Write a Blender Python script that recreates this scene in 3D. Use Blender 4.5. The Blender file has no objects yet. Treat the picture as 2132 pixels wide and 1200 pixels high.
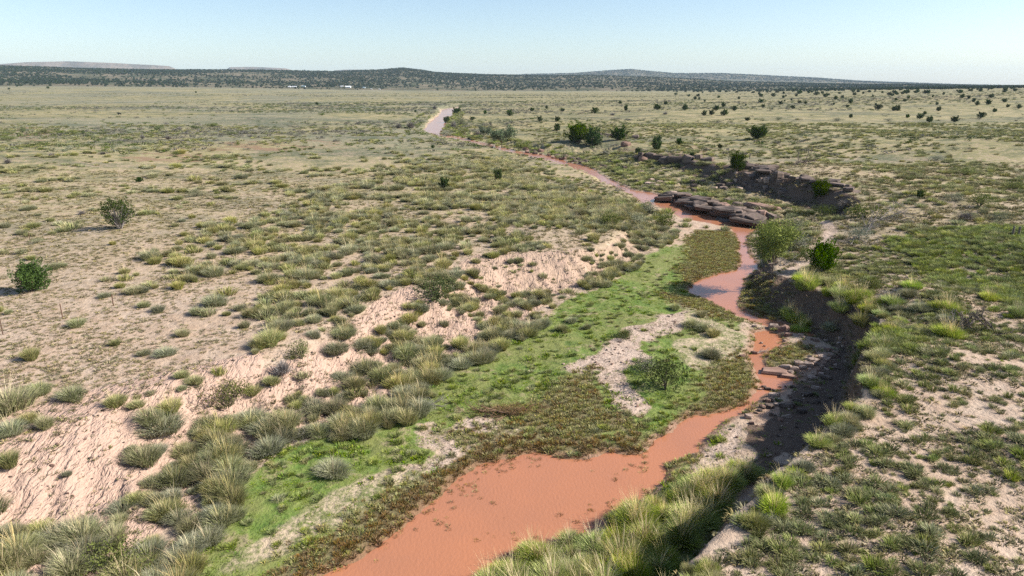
import bpy, math
import numpy as np
from mathutils import Vector

# ------------------------------------------------------------------ camera, sky, sun
sc = bpy.context.scene
COL = sc.collection
W_PX, H_PX, F_PX = 2132.0, 1200.0, 1441.0
HORIZON = 176.0
PITCH = math.atan((600 - HORIZON) / F_PX)
CAM_Z = 20.0
cam_d = bpy.data.cameras.new('camera')
cam = bpy.data.objects.new('camera', cam_d)
COL.objects.link(cam)
cam.location = (0, 0, CAM_Z)
cam.rotation_euler = (math.pi / 2 - PITCH, 0, 0)
cam_d.sensor_width = 36.0
cam_d.lens = F_PX / W_PX * 36.0
cam_d.clip_start = 0.5
cam_d.clip_end = 60000
sc.camera = cam

SUN_EL, SUN_AZ = math.radians(35), math.radians(91)   # azimuth clockwise from +Y (view direction)
world = bpy.data.worlds.new('World')
sc.world = world
world.use_nodes = True
wn = world.node_tree.nodes
wl = world.node_tree.links
sky = wn.new('ShaderNodeTexSky')
sky.sky_type = 'NISHITA'
sky.sun_disc = False
sky.sun_elevation = SUN_EL
sky.sun_rotation = SUN_AZ
sky.altitude = 1200
sky.air_density = 1.0
sky.dust_density = 1.8
sky.ozone_density = 1.5
wn['Background'].inputs['Strength'].default_value = 0.093
wl.new(sky.outputs['Color'], wn['Background'].inputs['Color'])
sun_d = bpy.data.lights.new('sun', 'SUN')
sun_d.energy = 5.0
sun_d.angle = math.radians(0.5)
sun_d.color = (1.0, 0.95, 0.88)
sun = bpy.data.objects.new('sun', sun_d)
COL.objects.link(sun)
sdir = Vector((math.sin(SUN_AZ) * math.cos(SUN_EL), math.cos(SUN_AZ) * math.cos(SUN_EL), math.sin(SUN_EL)))
sun.rotation_euler = sdir.to_track_quat('Z', 'Y').to_euler()
sun.location = sdir * 200
sc.view_settings.view_transform = 'Standard'
sc.view_settings.look = 'None'
sc.view_settings.exposure = 0.9
sc.view_settings.gamma = 1.0
sc.view_settings.use_curve_mapping = False
sc.cycles.use_denoising = False
sc.cycles.max_bounces = 5
sc.cycles.diffuse_bounces = 2
sc.cycles.glossy_bounces = 2
sc.cycles.transmission_bounces = 3
sc.cycles.transparent_max_bounces = 4
sc.cycles.volume_bounces = 0
sc.cycles.sample_clamp_indirect = 2.0
sc.cycles.caustics_reflective = False
sc.cycles.caustics_refractive = False

# ------------------------------------------------------------------ maths
rng = np.random.default_rng(11)
CP, SP = math.cos(PITCH), math.sin(PITCH)


def unproj(u, v, z):
    """pixel of the photograph -> point on the level z"""
    a = (u - 1066) / F_PX
    b = (v - 600) / F_PX
    dy = CP - b * SP
    dz = -SP - b * CP
    t = (z - CAM_Z) / dz
    return np.array([a * t, dy * t])


def proj(x, y, z):
    d = y * CP - (z - CAM_Z) * SP
    q = -y * SP - (z - CAM_Z) * CP
    d = np.maximum(d, 1e-3)
    return 1066 + F_PX * x / d, 600 + F_PX * q / d, d


def sstep(a, b, x):
    t = np.clip((x - a) / (b - a), 0, 1)
    return t * t * (3 - 2 * t)


def _hash(ix, iy, seed):
    h = (ix.astype(np.int64) * 374761393 + iy.astype(np.int64) * 668265263 + seed * 974634777) & 0xFFFFFFFF
    h = ((h ^ (h >> 13)) * 1274126177) & 0xFFFFFFFF
    h = h ^ (h >> 16)
    return (h & 0xFFFFFF) / float(0xFFFFFF)


def vnoise(x, y, seed=0):
    ix = np.floor(x); iy = np.floor(y)
    fx = x - ix; fy = y - iy
    fx = fx * fx * (3 - 2 * fx); fy = fy * fy * (3 - 2 * fy)
    a = _hash(ix, iy, seed); b = _hash(ix + 1, iy, seed)
    c = _hash(ix, iy + 1, seed); d = _hash(ix + 1, iy + 1, seed)
    return (a + (b - a) * fx) * (1 - fy) + (c + (d - c) * fx) * fy


def fbm(x, y, scale, octaves=4, seed=0):
    s = 0; amp = 0.5; tot = 0
    x = x / scale; y = y / scale
    for o in range(octaves):
        s = s + amp * vnoise(x, y, seed + o * 17); tot += amp
        x = x * 2.03 + 13.1; y = y * 2.03 + 7.7; amp *= 0.5
    return s / tot


def sdf(px, py, poly):
    """signed distance to a closed polygon, negative inside"""
    poly = np.asarray(poly, float)
    d = np.full(px.shape, 1e18)
    ins = np.zeros(px.shape, bool)
    n = len(poly)
    for i in range(n):
        ax, ay = poly[i]; bx, by = poly[(i + 1) % n]
        ex, ey = bx - ax, by - ay
        wx, wy = px - ax, py - ay
        t = np.clip((wx * ex + wy * ey) / (ex * ex + ey * ey + 1e-12), 0, 1)
        d = np.minimum(d, (wx - ex * t) ** 2 + (wy - ey * t) ** 2)
        c = (ay > py) != (by > py)
        with np.errstate(divide='ignore', invalid='ignore'):
            xx = (bx - ax) * (py - ay) / (by - ay + 1e-30) + ax
        ins ^= c & (px < xx)
    d = np.sqrt(d)
    return np.where(ins, -d, d)


def dline(px, py, line):
    d = np.full(px.shape, 1e18)
    for (ax, ay), (bx, by) in zip(line[:-1], line[1:]):
        ex, ey = bx - ax, by - ay
        wx, wy = px - ax, py - ay
        t = np.clip((wx * ex + wy * ey) / (ex * ex + ey * ey + 1e-12), 0, 1)
        d = np.minimum(d, (wx - ex * t) ** 2 + (wy - ey * t) ** 2)
    return np.sqrt(d)


def world_poly(pts, z=None):
    out = []
    for p in pts:
        out.append(unproj(p[0], p[1], p[2] if len(p) > 2 else z))
    return np.array(out)


# ------------------------------------------------------------------ the lie of the land
LEFT_TOP = [(-500, 1250, 2.9), (-200, 1010, 2.9), (0, 925, 2.9), (180, 868, 3), (300, 815, 3), (430, 770, 3), (560, 735, 3), (650, 690, 3),
            (730, 645, 3), (850, 602, 3), (900, 572, 3), (960, 552, 2.9), (1060, 532, 2.8), (1180, 525, 2.7), (1262, 508, 2.5),
            (1280, 470, 2.2), (1310, 430, 1.7), (1312, 408, 1.1), (1290, 393, .8), (1243, 373, .7), (1209, 356, .6),
            (1178, 346, .6), (1136, 335.5, .6), (1085, 324.5, .6), (1034, 313, .6), (1001, 303, .6), (940, 289, .5),
            (912, 286.5, .4), (884, 278.5, .35), (878, 270, .35), (887, 257, .35), (912, 237, .35), (915, 228, .35), (930, 222, .35)]
LEFT_FOOT = [(-200, 1500, .7), (150, 1270, .7), (380, 1130, .7), (480, 1030, .7), (570, 935, .7), (700, 893, .7), (860, 847, .7), (915, 772, .7),
             (1010, 722, .7), (1100, 692, .7), (1180, 622, .7), (1270, 592, .6), (1320, 548, .5), (1380, 512, .4),
             (1400, 482, .35), (1392, 462, .3), (1362, 440, .2), (1340, 424, .1), (1322, 408, 0), (1303, 396, 0), (1252, 372, 0),
             (1217, 353, 0), (1184, 342.5, 0), (1142, 331.5, 0), (1090, 320, 0), (1040, 309, 0), (1006, 299, 0), (943, 285, 0),
             (914, 281.5, 0), (889, 275, 0), (883, 268, 0), (892, 255, 0), (915, 238, 0), (919, 229, 0), (932, 224, 0)]
RIGHT_FOOT = [(957, 223, .05), (946, 231, .05), (944, 241, .05), (930, 250, .05), (928, 264, .05), (920, 275, .05), (916, 280, .05),
              (945, 284, .05), (970, 288.5, .05), (1035, 304, .05), (1079, 314, .05), (1157, 326, .05), (1186, 338, .05), (1220, 344, .05),
              (1242, 353, .05), (1262, 367, .05), (1288, 380, .05), (1315, 394, .05), (1355, 400, .05), (1390, 408, .05),
              (1447, 430, .05), (1496, 447, .05), (1546, 461, .05), (1580, 467, .05), (1583, 478, .05), (1560, 492, .05), (1553, 506, .05),
              (1570, 536, .05), (1582, 558, .1), (1556, 582, .1), (1552, 600, .1), (1545, 630, .15), (1580, 645, .15), (1640, 664, .1)]
RIGHT_TOP = [(967, 219.5, .8), (955, 228, 1.2), (952, 240, 1.5), (945, 252, 1.6), (960, 266, 1.6), (1000, 270, 1.6), (1045, 282, 1.7), (1085, 291, 1.8), (1120, 299, 2.0),
             (1150, 301, 2.3), (1190, 291, 3.0), (1260, 287, 3.3), (1330, 300, 3.3), (1345, 318, 3.1), (1430, 320, 3.2), (1480, 334, 3.4),
             (1540, 347, 4.0), (1620, 364, 4.1), (1740, 388, 4.1), (1800, 415, 3.8), (1770, 450, 3.4), (1700, 480, 2.8), (1650, 505, 2.2),
             (1625, 540, 1.9), (1612, 572, 1.7), (1640, 578, 2.1), (1690, 592, 2.9), (1740, 618, 2.6), (1800, 648, 2.8), (1838, 668, 3.2),
             (1830, 690, 3.8), (1800, 732, 4.0), (1808, 790, 4.1), (1792, 830, 4.1), (1720, 892, 4.1), (1650, 957, 4.0), (1610, 990, 4.0),
             (1560, 1048, 4.0), (1480, 1132, 4.0), (1400, 1205, 4.0), (1330, 1290, 4.0), (1200, 1500, 4.0)]
_mv = {}
for _l in (LEFT_TOP, LEFT_FOOT):
    for _i, (u_, v_, z_) in enumerate(_l):
        if 930 < u_ < 1313 and v_ < 410 and (u_ < 1300 or v_ < 410):
            _l[_i] = (u_, v_ + 2.6, z_)
            _mv[(u_, v_)] = (u_, v_ + 2.6)
WT = [np.array([*unproj(u, v, z), z]) for u, v, z in LEFT_TOP]
rt = np.array([[*unproj(u, v, z), z] for u, v, z in RIGHT_TOP])
# the foot of the cut bank on the right lies under its top edge: step inward from the edge
cl = rt[27:]
seg = np.gradient(cl[:, :2], axis=0)
nrm = np.stack([seg[:, 1], -seg[:, 0]], 1)
nrm /= np.linalg.norm(nrm, axis=1)[:, None]
cw = np.array([3.4, 3.0, 2.2, 1.6, 1.2, 1.0, 1.0, 1.0, 1.0, 1.0, 1.2, 1.5, 1.5, 1.5, 1.5])[:len(cl), None]
cliff_foot = cl[:, :2] + nrm * cw
FOOT = np.array([p for p in world_poly(LEFT_FOOT)] + [p for p in world_poly(RIGHT_FOOT)] + [p for p in cliff_foot])
TOP = np.array([p[:2] for p in WT] + [p[:2] for p in rt])
UPL = np.array([list(p) for p in WT] + [list(p) for p in rt] + [[*unproj(u, v, z), z] for u, v, z in [
    (0, 700, 3.1), (300, 500, 3.2), (600, 450, 3.0), (0, 330, 3), (-300, 500, 3.2), (500, 300, 2.4), (800, 300, 1.4), (1000, 350, 1.6), (1150, 400, 2.0),
    (800, 500, 3), (1100, 480, 2.8), (0, 250, 3), (600, 240, 2.2), (400, 600, 3.2), (950, 440, 2.6),
    (1900, 1100, 4.3), (2200, 900, 4.4), (2000, 750, 4.3), (1900, 600, 4.1), (2200, 500, 4.3), (1950, 400, 4.7), (1720, 345, 5.0),
    (1400, 265, 4.2), (1150, 250, 3), (1800, 280, 5.6), (2150, 290, 6.2), (1500, 230, 4.5), (1060, 230, 1.8), (1700, 1300, 4.2)]])

WATER_A = [(560, 1260), (672, 1203), (760, 1160), (830, 1107), (875, 1067), (920, 1032), (950, 997), (1000, 967), (1060, 957), (1120, 942),
           (1160, 954), (1230, 957), (1268, 942), (1310, 950), (1345, 944), (1362, 917), (1400, 900), (1420, 877), (1445, 863), (1470, 868),
           (1500, 859), (1530, 850), (1552, 846), (1550, 858), (1500, 882), (1470, 907), (1447, 942), (1388, 967), (1385, 992), (1360, 1018),
           (1290, 1078), (1190, 1122), (1090, 1152), (1030, 1187), (990, 1217), (960, 1270), (900, 1500), (300, 1500)]
WATER_B = [(1560, 736), (1569, 762), (1580, 782), (1584, 802), (1572, 822), (1545, 848), (1556, 852), (1590, 822), (1640, 806), (1664, 788), (1640, 782), (1600, 772), (1587, 756), (1590, 738)]
WATER_C = [(1571, 692), (1600, 688), (1625, 702), (1629, 713), (1600, 735), (1590, 742), (1565, 740), (1572, 725)]
WATER_D = [(1437, 604), (1446, 588), (1500, 568), (1530, 565), (1543, 548), (1538, 500), (1524, 478), (1474, 464), (1432, 458), (1395, 443), (1366, 427),
           (1340, 424), (1322, 408), (1303, 396), (1252, 372), (1217, 353), (1184, 342.5), (1142, 331.5), (1090, 320), (1040, 309), (1006, 299),
           (943, 285), (914, 281.5), (889, 275), (883, 268), (892, 255), (915, 238), (919, 229), (932, 224), (955, 223.5), (944, 231), (942, 241),
           (928, 250), (926, 264), (918, 275), (914, 280), (943, 284.5), (969, 289), (1033, 305), (1077, 315), (1155, 327), (1184, 339), (1217, 345.5),
           (1238, 354.5), (1258, 368.5), (1284, 382), (1312, 396), (1353, 402), (1387, 411), (1445, 432), (1494, 449), (1544, 463.5), (1577, 469), (1580, 477),
           (1557, 491), (1549, 506), (1565, 538), (1577, 560), (1548, 581), (1545, 598), (1535, 632), (1540, 646), (1576, 659), (1627, 672), (1690, 689),
           (1752, 702), (1768, 712), (1750, 714), (1692, 702), (1648, 692), (1601, 681), (1564, 667), (1527, 654), (1480, 630), (1440, 611)]
WATER_D = [_mv.get(p, p) for p in WATER_D]
WATERS = [world_poly(w, 0.0) for w in (WATER_A, WATER_B, WATER_C, WATER_D)]

PX = lambda pts, z: world_poly(pts, z)
SANDBARS = [PX(p, .5) for p in (
    [(1160, 775), (1260, 715), (1340, 680), (1390, 655), (1435, 648), (1430, 672), (1350, 720), (1305, 770), (1315, 810), (1340, 835), (1325, 858), (1280, 860), (1245, 795)],
    [(960, 868), (1010, 862), (1070, 880), (980, 905), (880, 950), (800, 965), (890, 910)],
    [(1440, 985), (1510, 900), (1580, 880), (1590, 920), (1550, 965), (1480, 1000)])]
ROCKBED_SHADE = PX([(1600, 905), (1612, 850), (1650, 800), (1700, 772), (1765, 722), (1820, 790), (1800, 850), (1720, 920), (1640, 980), (1570, 1030), (1560, 1015), (1600, 950)], .3)  # dark rubble bed, outlined to the cut bank's shadow to deepen it in colour
STRAWBARS = [PX(p, .4) for p in (
    [(440, 1180), (580, 1080), (700, 1010), (800, 960), (870, 935), (890, 960), (800, 1030), (700, 1090), (560, 1170), (450, 1200)],
    [(960, 868), (1110, 860), (1110, 900), (960, 912), (860, 965), (800, 965), (890, 910)],
    [(1395, 605), (1480, 648), (1560, 690), (1560, 740), (1500, 760), (1430, 770), (1400, 740), (1440, 690)])]
SEDGE = [PX(p, .2) for p in (
    [(520, 1240), (590, 1170), (710, 1090), (830, 1010), (920, 950), (1060, 895), (1200, 885), (1262, 915), (1270, 950), (1160, 960), (1120, 948), (1000, 975), (950, 1003), (880, 1072), (770, 1165), (690, 1215)],
    [(1425, 530), (1450, 480), (1525, 480), (1542, 505), (1546, 545), (1530, 565), (1450, 590), (1412, 603), (1420, 560)],
    [(1360, 612), (1440, 612), (1565, 668), (1500, 665), (1420, 640)],
    [(1470, 770), (1545, 735), (1572, 765), (1583, 805), (1550, 845), (1430, 885), (1410, 850), (1450, 820)],
    [(1595, 745), (1605, 722), (1650, 712), (1690, 728), (1690, 745), (1640, 760), (1600, 765)],
    [(1545, 640), (1552, 600), (1575, 590), (1625, 650), (1640, 668), (1600, 664)],
    [(1372, 990), (1385, 968), (1450, 945), (1440, 975), (1385, 1000)],
    [(1262, 940), (1280, 905), (1330, 900), (1358, 915), (1348, 945)],
    [(900, 905), (1010, 900), (1100, 862), (1160, 810), (1235, 780), (1250, 850), (1340, 880), (1350, 905), (1250, 900), (1080, 892), (960, 935)])]
PATHS = [PX(p, 3.0) for p in (
    [(1600, 580), (1680, 525), (1720, 495), (1728, 470), (1705, 455)],)]
PINKSLOPE = [PX(p, 2.0) for p in ([(950, 575), (1000, 545), (1150, 535), (1230, 530), (1200, 575), (1060, 590)],
                                  [(0, 1060), (0, 900), (300, 820), (540, 760), (560, 800), (420, 850), (300, 900), (260, 980), (130, 1060)],
                                  [(730, 690), (800, 640), (860, 610), (880, 630), (800, 680), (740, 710)])]
REDSOIL = [PX(p, 2.6) for p in ([(230, 330), (330, 310), (560, 285), (720, 285), (720, 300), (520, 315), (360, 335)],
                                [(0, 265), (120, 262), (120, 285), (0, 290)])]
DARKRED = [PX(p, 3.4) for p in ([(1395, 322), (1440, 300), (1500, 308), (1460, 325)], [(1560, 420), (1640, 400), (1680, 425), (1600, 430)], [(1280, 305), (1300, 290), (1330, 298), (1320, 312)])]
DARKRED.append(PX([(1560, 675), (1640, 690), (1760, 705), (1775, 735), (1700, 790), (1640, 830), (1590, 890), (1550, 880), (1590, 800), (1600, 740)], .2))
PALEGREEN = [PX(p, 2.6) for p in ([(0, 340), (140, 300), (260, 320), (280, 330), (120, 345)], [(560, 300), (420, 312), (480, 298), (620, 292)])]


def sd_many(x, y, polys, big=1e9):
    d = np.full(x.shape, big)
    for p in polys:
        d = np.minimum(d, sdf(x, y, p))
    return d


def far_base(x, y):
    r = np.hypot(x, y)
    a = x / np.maximum(y, 1)
    z = 2.6 + 0.0 * x
    z = z + 11.0 * sstep(230, 900, r) * sstep(0.12, 0.75, a)
    z = z + 13.0 * sstep(600, 2100, r) * sstep(-0.05, -0.6, a)
    z = z + 2.2 * sstep(400, 1500, r) * (fbm(x, y, 160, 3, 41) - 0.5)
    return z


def idw(x, y):
    num = np.zeros_like(x); den = np.zeros_like(x)
    for ux, uy, uz in UPL:
        sc_ = 1.0 + 0.02 * math.hypot(ux, uy)
        w = 1.0 / (((x - ux) ** 2 + (y - uy) ** 2) / sc_ ** 2 + 1.0) ** 1.5
        num += w * uz; den += w
    return num / den


def land(x, y):
    """height and ground masks at points"""
    r = np.hypot(x, y)
    wa = 0.42 * np.clip(r / 45, 0.7, 4)
    wx = x + wa * 2 * (fbm(x, y, 2.6, 3, 3) - .5)
    wy = y + wa * 2 * (fbm(x, y, 2.6, 3, 9) - .5)
    near = y < 750
    up = far_base(x, y)
    m = {k: np.zeros_like(x) for k in ('turf', 'sedge', 'red', 'cover', 'sand', 'straw', 'wet', 'pink', 'valley', 'water', 'slope', 'rock')}
    if near.any():
        xn, yn, wxn, wyn, rn = x[near], y[near], wx[near], wy[near], r[near]
        u0 = idw(xn, yn)
        k = sstep(380, 680, rn)
        # east side starts to rise earlier
        u = u0 * (1 - k) + up[near] * k
        u = u + 0.35 * (fbm(xn, yn, 14, 3, 5) - .5) * sstep(2, 12, np.abs(sdf(xn, yn, TOP))) + 0.14 * (fbm(xn, yn, 1.7, 3, 6) - .5)
        dtop = sdf(wxn, wyn, TOP)
        dfoot = sdf(wxn, wyn, FOOT)
        # water keeps a finer wobble than the banks
        w2x = xn + (wxn - xn) * 0.4; w2y = yn + (wyn - yn) * 0.4
        dw = sd_many(w2x, w2y, WATERS)
        bed = np.where(dw < 0, -0.06 - 0.25 * np.clip(-dw, 0, 2), 0.03 + 0.055 * np.clip(dw, 0, 9) + 0.10 * sstep(0, .6, dw))
        bed = bed + np.where(dw > 0, 0.16 * (fbm(xn, yn, 1.2, 3, 12) - .5) * sstep(0.1, 1.5, dw), 0)
        t = np.where(dfoot <= 0, 0, np.where(dtop >= 0, 1, dfoot / np.maximum(dfoot - np.minimum(dtop, 0), 1e-6)))
        right = sstep(.12, .28, xn / yn)
        # left bank: a worn concave slope with small scarps; right bank: a steep cut
        tl = 0.65 * t ** 1.25 + 0.35 * sstep(.50, .86, t + 0.22 * (fbm(xn, yn, 3.0, 3, 15) - .5))
        tr = sstep(0.02, .98, t) * .8 + .2 * t
        fl = sstep(86, 98, yn) * sstep(240, 200, yn)
        tr = tr * (1 - fl) + fl * (.30 * t + .70 * sstep(.74, .95, t + .10 * (fbm(xn, yn, 5, 3, 16) - .5)))
        tt = tl * (1 - right) + tr * right
        gul = (np.abs(fbm(xn * 1.0 + yn * .6, yn * .35 - xn * .2, .9, 3, 19) - .5) * 2)
        h = bed * (1 - tt) + u * tt
        bankm = t * (1 - t) * 4
        h = h - bankm * (.5 - .2 * right) * (1 - gul) ** 2 + bankm * (0.25 + .8 * right) * (fbm(xn, yn, .9, 3, 23) - .5)
        up[near] = h
        inv = sstep(0.1, -0.1, dfoot)
        m['valley'][near] = inv
        m['water'][near] = sstep(.05, -.05, dw)
        m['wet'][near] = sstep(1.1, -.1, dw) * (1 - sstep(130, 190, yn))
        m['slope'][near] = np.clip(bankm, 0, 1)
        w3x = wxn + 3.4 * (fbm(xn, yn, 3.4, 4, 81) - .5); w3y = wyn + 4.6 * (fbm(xn, yn, 3.4, 4, 82) - .5)
        sb = sd_many(w3x, w3y, SANDBARS)
        st = sd_many(w3x, w3y, STRAWBARS)
        sg = sd_many(wxn * .6 + w3x * .4, wyn * .6 + w3y * .4, SEDGE)
        sand = sstep(1.1, -1.3, sb)
        rk = sdf(w3x, w3y, ROCKBED_SHADE)
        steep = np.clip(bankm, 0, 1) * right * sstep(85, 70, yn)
        m['rock'][near] = np.maximum(sstep(.5, -.5, rk), sstep(.05, .3, steep))  # steep right bank joins in: dark earth that also paints its shade deeper
        m['rock'][near] = np.maximum(m['rock'][near], fl * right * sstep(.62, .76, t) * sstep(1.0, .97, t))  # shade of the slope under the far ledge, painted as dark ground
        sand = sand * (1 - sstep(.5, -.5, rk))
        m['sand'][near] = sand
        m['straw'][near] = sstep(1.2, -1.6, st)
        m['sedge'][near] = sstep(1.2, -1.4, sg) * (1 - 0.0 * sand)
        farv = sstep(75, 95, yn)
        turf = sstep(1.3, -1.5, dfoot) * (1 - sand) * (1 - .8 * m['straw'][near]) * sstep(0.0, .8, dw)
        rightbed = sstep(.33, .37, xn / yn) * sstep(70, 60, yn)
        turf = turf * (1 - .9 * rightbed) * (1 - farv)
        m['turf'][near] = turf
        pk = sd_many(wxn, wyn, PINKSLOPE)
        m['pink'][near] = np.maximum(sstep(.8, -.8, pk), .9 * sstep(.25, .7, bankm) * sstep(0.15, .6, bankm) * (1 - sstep(85, 120, yn)))
        rd = np.maximum(sstep(3, -3, sd_many(wxn + (fbm(xn, yn, 9, 3, 51) - .5) * 14, wyn + (fbm(xn, yn, 9, 3, 52) - .5) * 30, REDSOIL)), 1.3 * sstep(1, -1, sd_many(wxn, wyn, DARKRED)))
        m['red'][near] = rd
        pa = np.minimum.reduce([dline(wxn, wyn, p) for p in PATHS])
        m['sand'][near] = np.maximum(m['sand'][near], sstep(1.0, .3, pa))
    # how much of the ground the plants that are too small to tell apart cover
    m['cover'] = np.clip(sstep(42, 125, r) * .80 + .20 * sstep(120, 260, r), 0, 1) * (1 - m['valley'])
    return up, m


# rectilinear grid, fine along the river and coarser away from it
ys = [6.0]
while ys[-1] < 9000:
    y = ys[-1]
    ys.append(y + (0.28 if y < 60 else 0.28 * (y / 60) ** 1.5))
ys = np.array(ys)
xs = list(np.arange(-24, 47, 0.30))
d = 0
x = xs[-1]
right = []
left = []
while x < 9000:
    d = x - 47; x += 0.30 * (1 + max(d, 0) / 8.0); right.append(x)
x = -24
while x > -9000:
    d = -24 - x; x -= 0.30 * (1 + max(d, 0) / 8.0); left.append(x)
xs = np.array(left[::-1] + xs + right)
GX, GY = np.meshgrid(xs, ys)
GZ, GM = land(GX.ravel(), GY.ravel())
GZ = GZ.reshape(GX.shape)
print('ground', GX.shape)


def gz(x, y):
    """height of the built ground mesh"""
    x = np.asarray(x, float); y = np.asarray(y, float)
    i = np.clip(np.searchsorted(xs, x) - 1, 0, len(xs) - 2)
    j = np.clip(np.searchsorted(ys, y) - 1, 0, len(ys) - 2)
    fx = np.clip((x - xs[i]) / (xs[i + 1] - xs[i]), 0, 1)
    fy = np.clip((y - ys[j]) / (ys[j + 1] - ys[j]), 0, 1)
    return (GZ[j, i] * (1 - fx) + GZ[j, i + 1] * fx) * (1 - fy) + (GZ[j + 1, i] * (1 - fx) + GZ[j + 1, i + 1] * fx) * fy


_T = np.concatenate([np.arange(15, 120, .15), 120 * 1.006 ** np.arange(0, 720)])


def hit(u, v):
    """where the sight line through a pixel first meets the ground"""
    a = (u - 1066) / F_PX; b = (v - 600) / F_PX
    n = math.sqrt(a * a + 1 + b * b)
    X = a / n * _T; Y = (CP - b * SP) / n * _T; Z = CAM_Z + (-SP - b * CP) / n * _T
    g = np.maximum(gz(X, Y), 0.0)
    if 'HG1' in globals():
        rr = np.hypot(X, Y)
        f = (rr > 1910) & (rr < 5000)
        g[f] = np.maximum(g[f], hz(HG1, X[f], Y[f]))
    k = np.argmax(Z < g)
    if Z[k] >= g[k]:
        k = len(_T) - 1
    return X[k], Y[k], g[k], _T[k] * (1 / n)


# ------------------------------------------------------------------ materials
def newmat(name):
    m = bpy.data.materials.new(name)
    m.use_nodes = True
    nt = m.node_tree
    for n in list(nt.nodes):
        nt.nodes.remove(n)
    out = nt.nodes.new('ShaderNodeOutputMaterial')
    return m, nt, out


class NT:
    def __init__(s, nt):
        s.nt = nt

    def n(s, t, **kw):
        nd = s.nt.nodes.new(t)
        for k, v in kw.items():
            setattr(nd, k, v)
        return nd

    def l(s, a, b):
        s.nt.links.new(a, b)

    def math(s, op, a, b=None, c=None, clamp=False):
        nd = s.n('ShaderNodeMath', operation=op, use_clamp=clamp)
        for i, q in enumerate((a, b, c)):
            if q is None:
                continue
            if isinstance(q, (int, float)):
                nd.inputs[i].default_value = q
            else:
                s.l(q, nd.inputs[i])
        return nd.outputs[0]

    def mix(s, f, a, b):
        nd = s.n('ShaderNodeMix', data_type='RGBA')
        for k, q in ((0, f), (6, a), (7, b)):
            if isinstance(q, (int, float)):
                nd.inputs[k].default_value = q
            elif isinstance(q, tuple):
                nd.inputs[k].default_value = (*q, 1)
            else:
                s.l(q, nd.inputs[k])
        return nd.outputs[2]

    def noise(s, co, scale, detail=3, rough=.55, out='Fac'):
        nd = s.n('ShaderNodeTexNoise')
        nd.inputs['Scale'].default_value = scale
        nd.inputs['Detail'].default_value = detail
        nd.inputs['Roughness'].default_value = rough
        s.l(co, nd.inputs['Vector'])
        return nd.outputs[out]

    def ss(s, v, a, b):
        nd = s.n('ShaderNodeMapRange', interpolation_type='SMOOTHSTEP')
        s.l(v, nd.inputs[0])
        nd.inputs[1].default_value = a; nd.inputs[2].default_value = b
        return nd.outputs[0]


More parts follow.
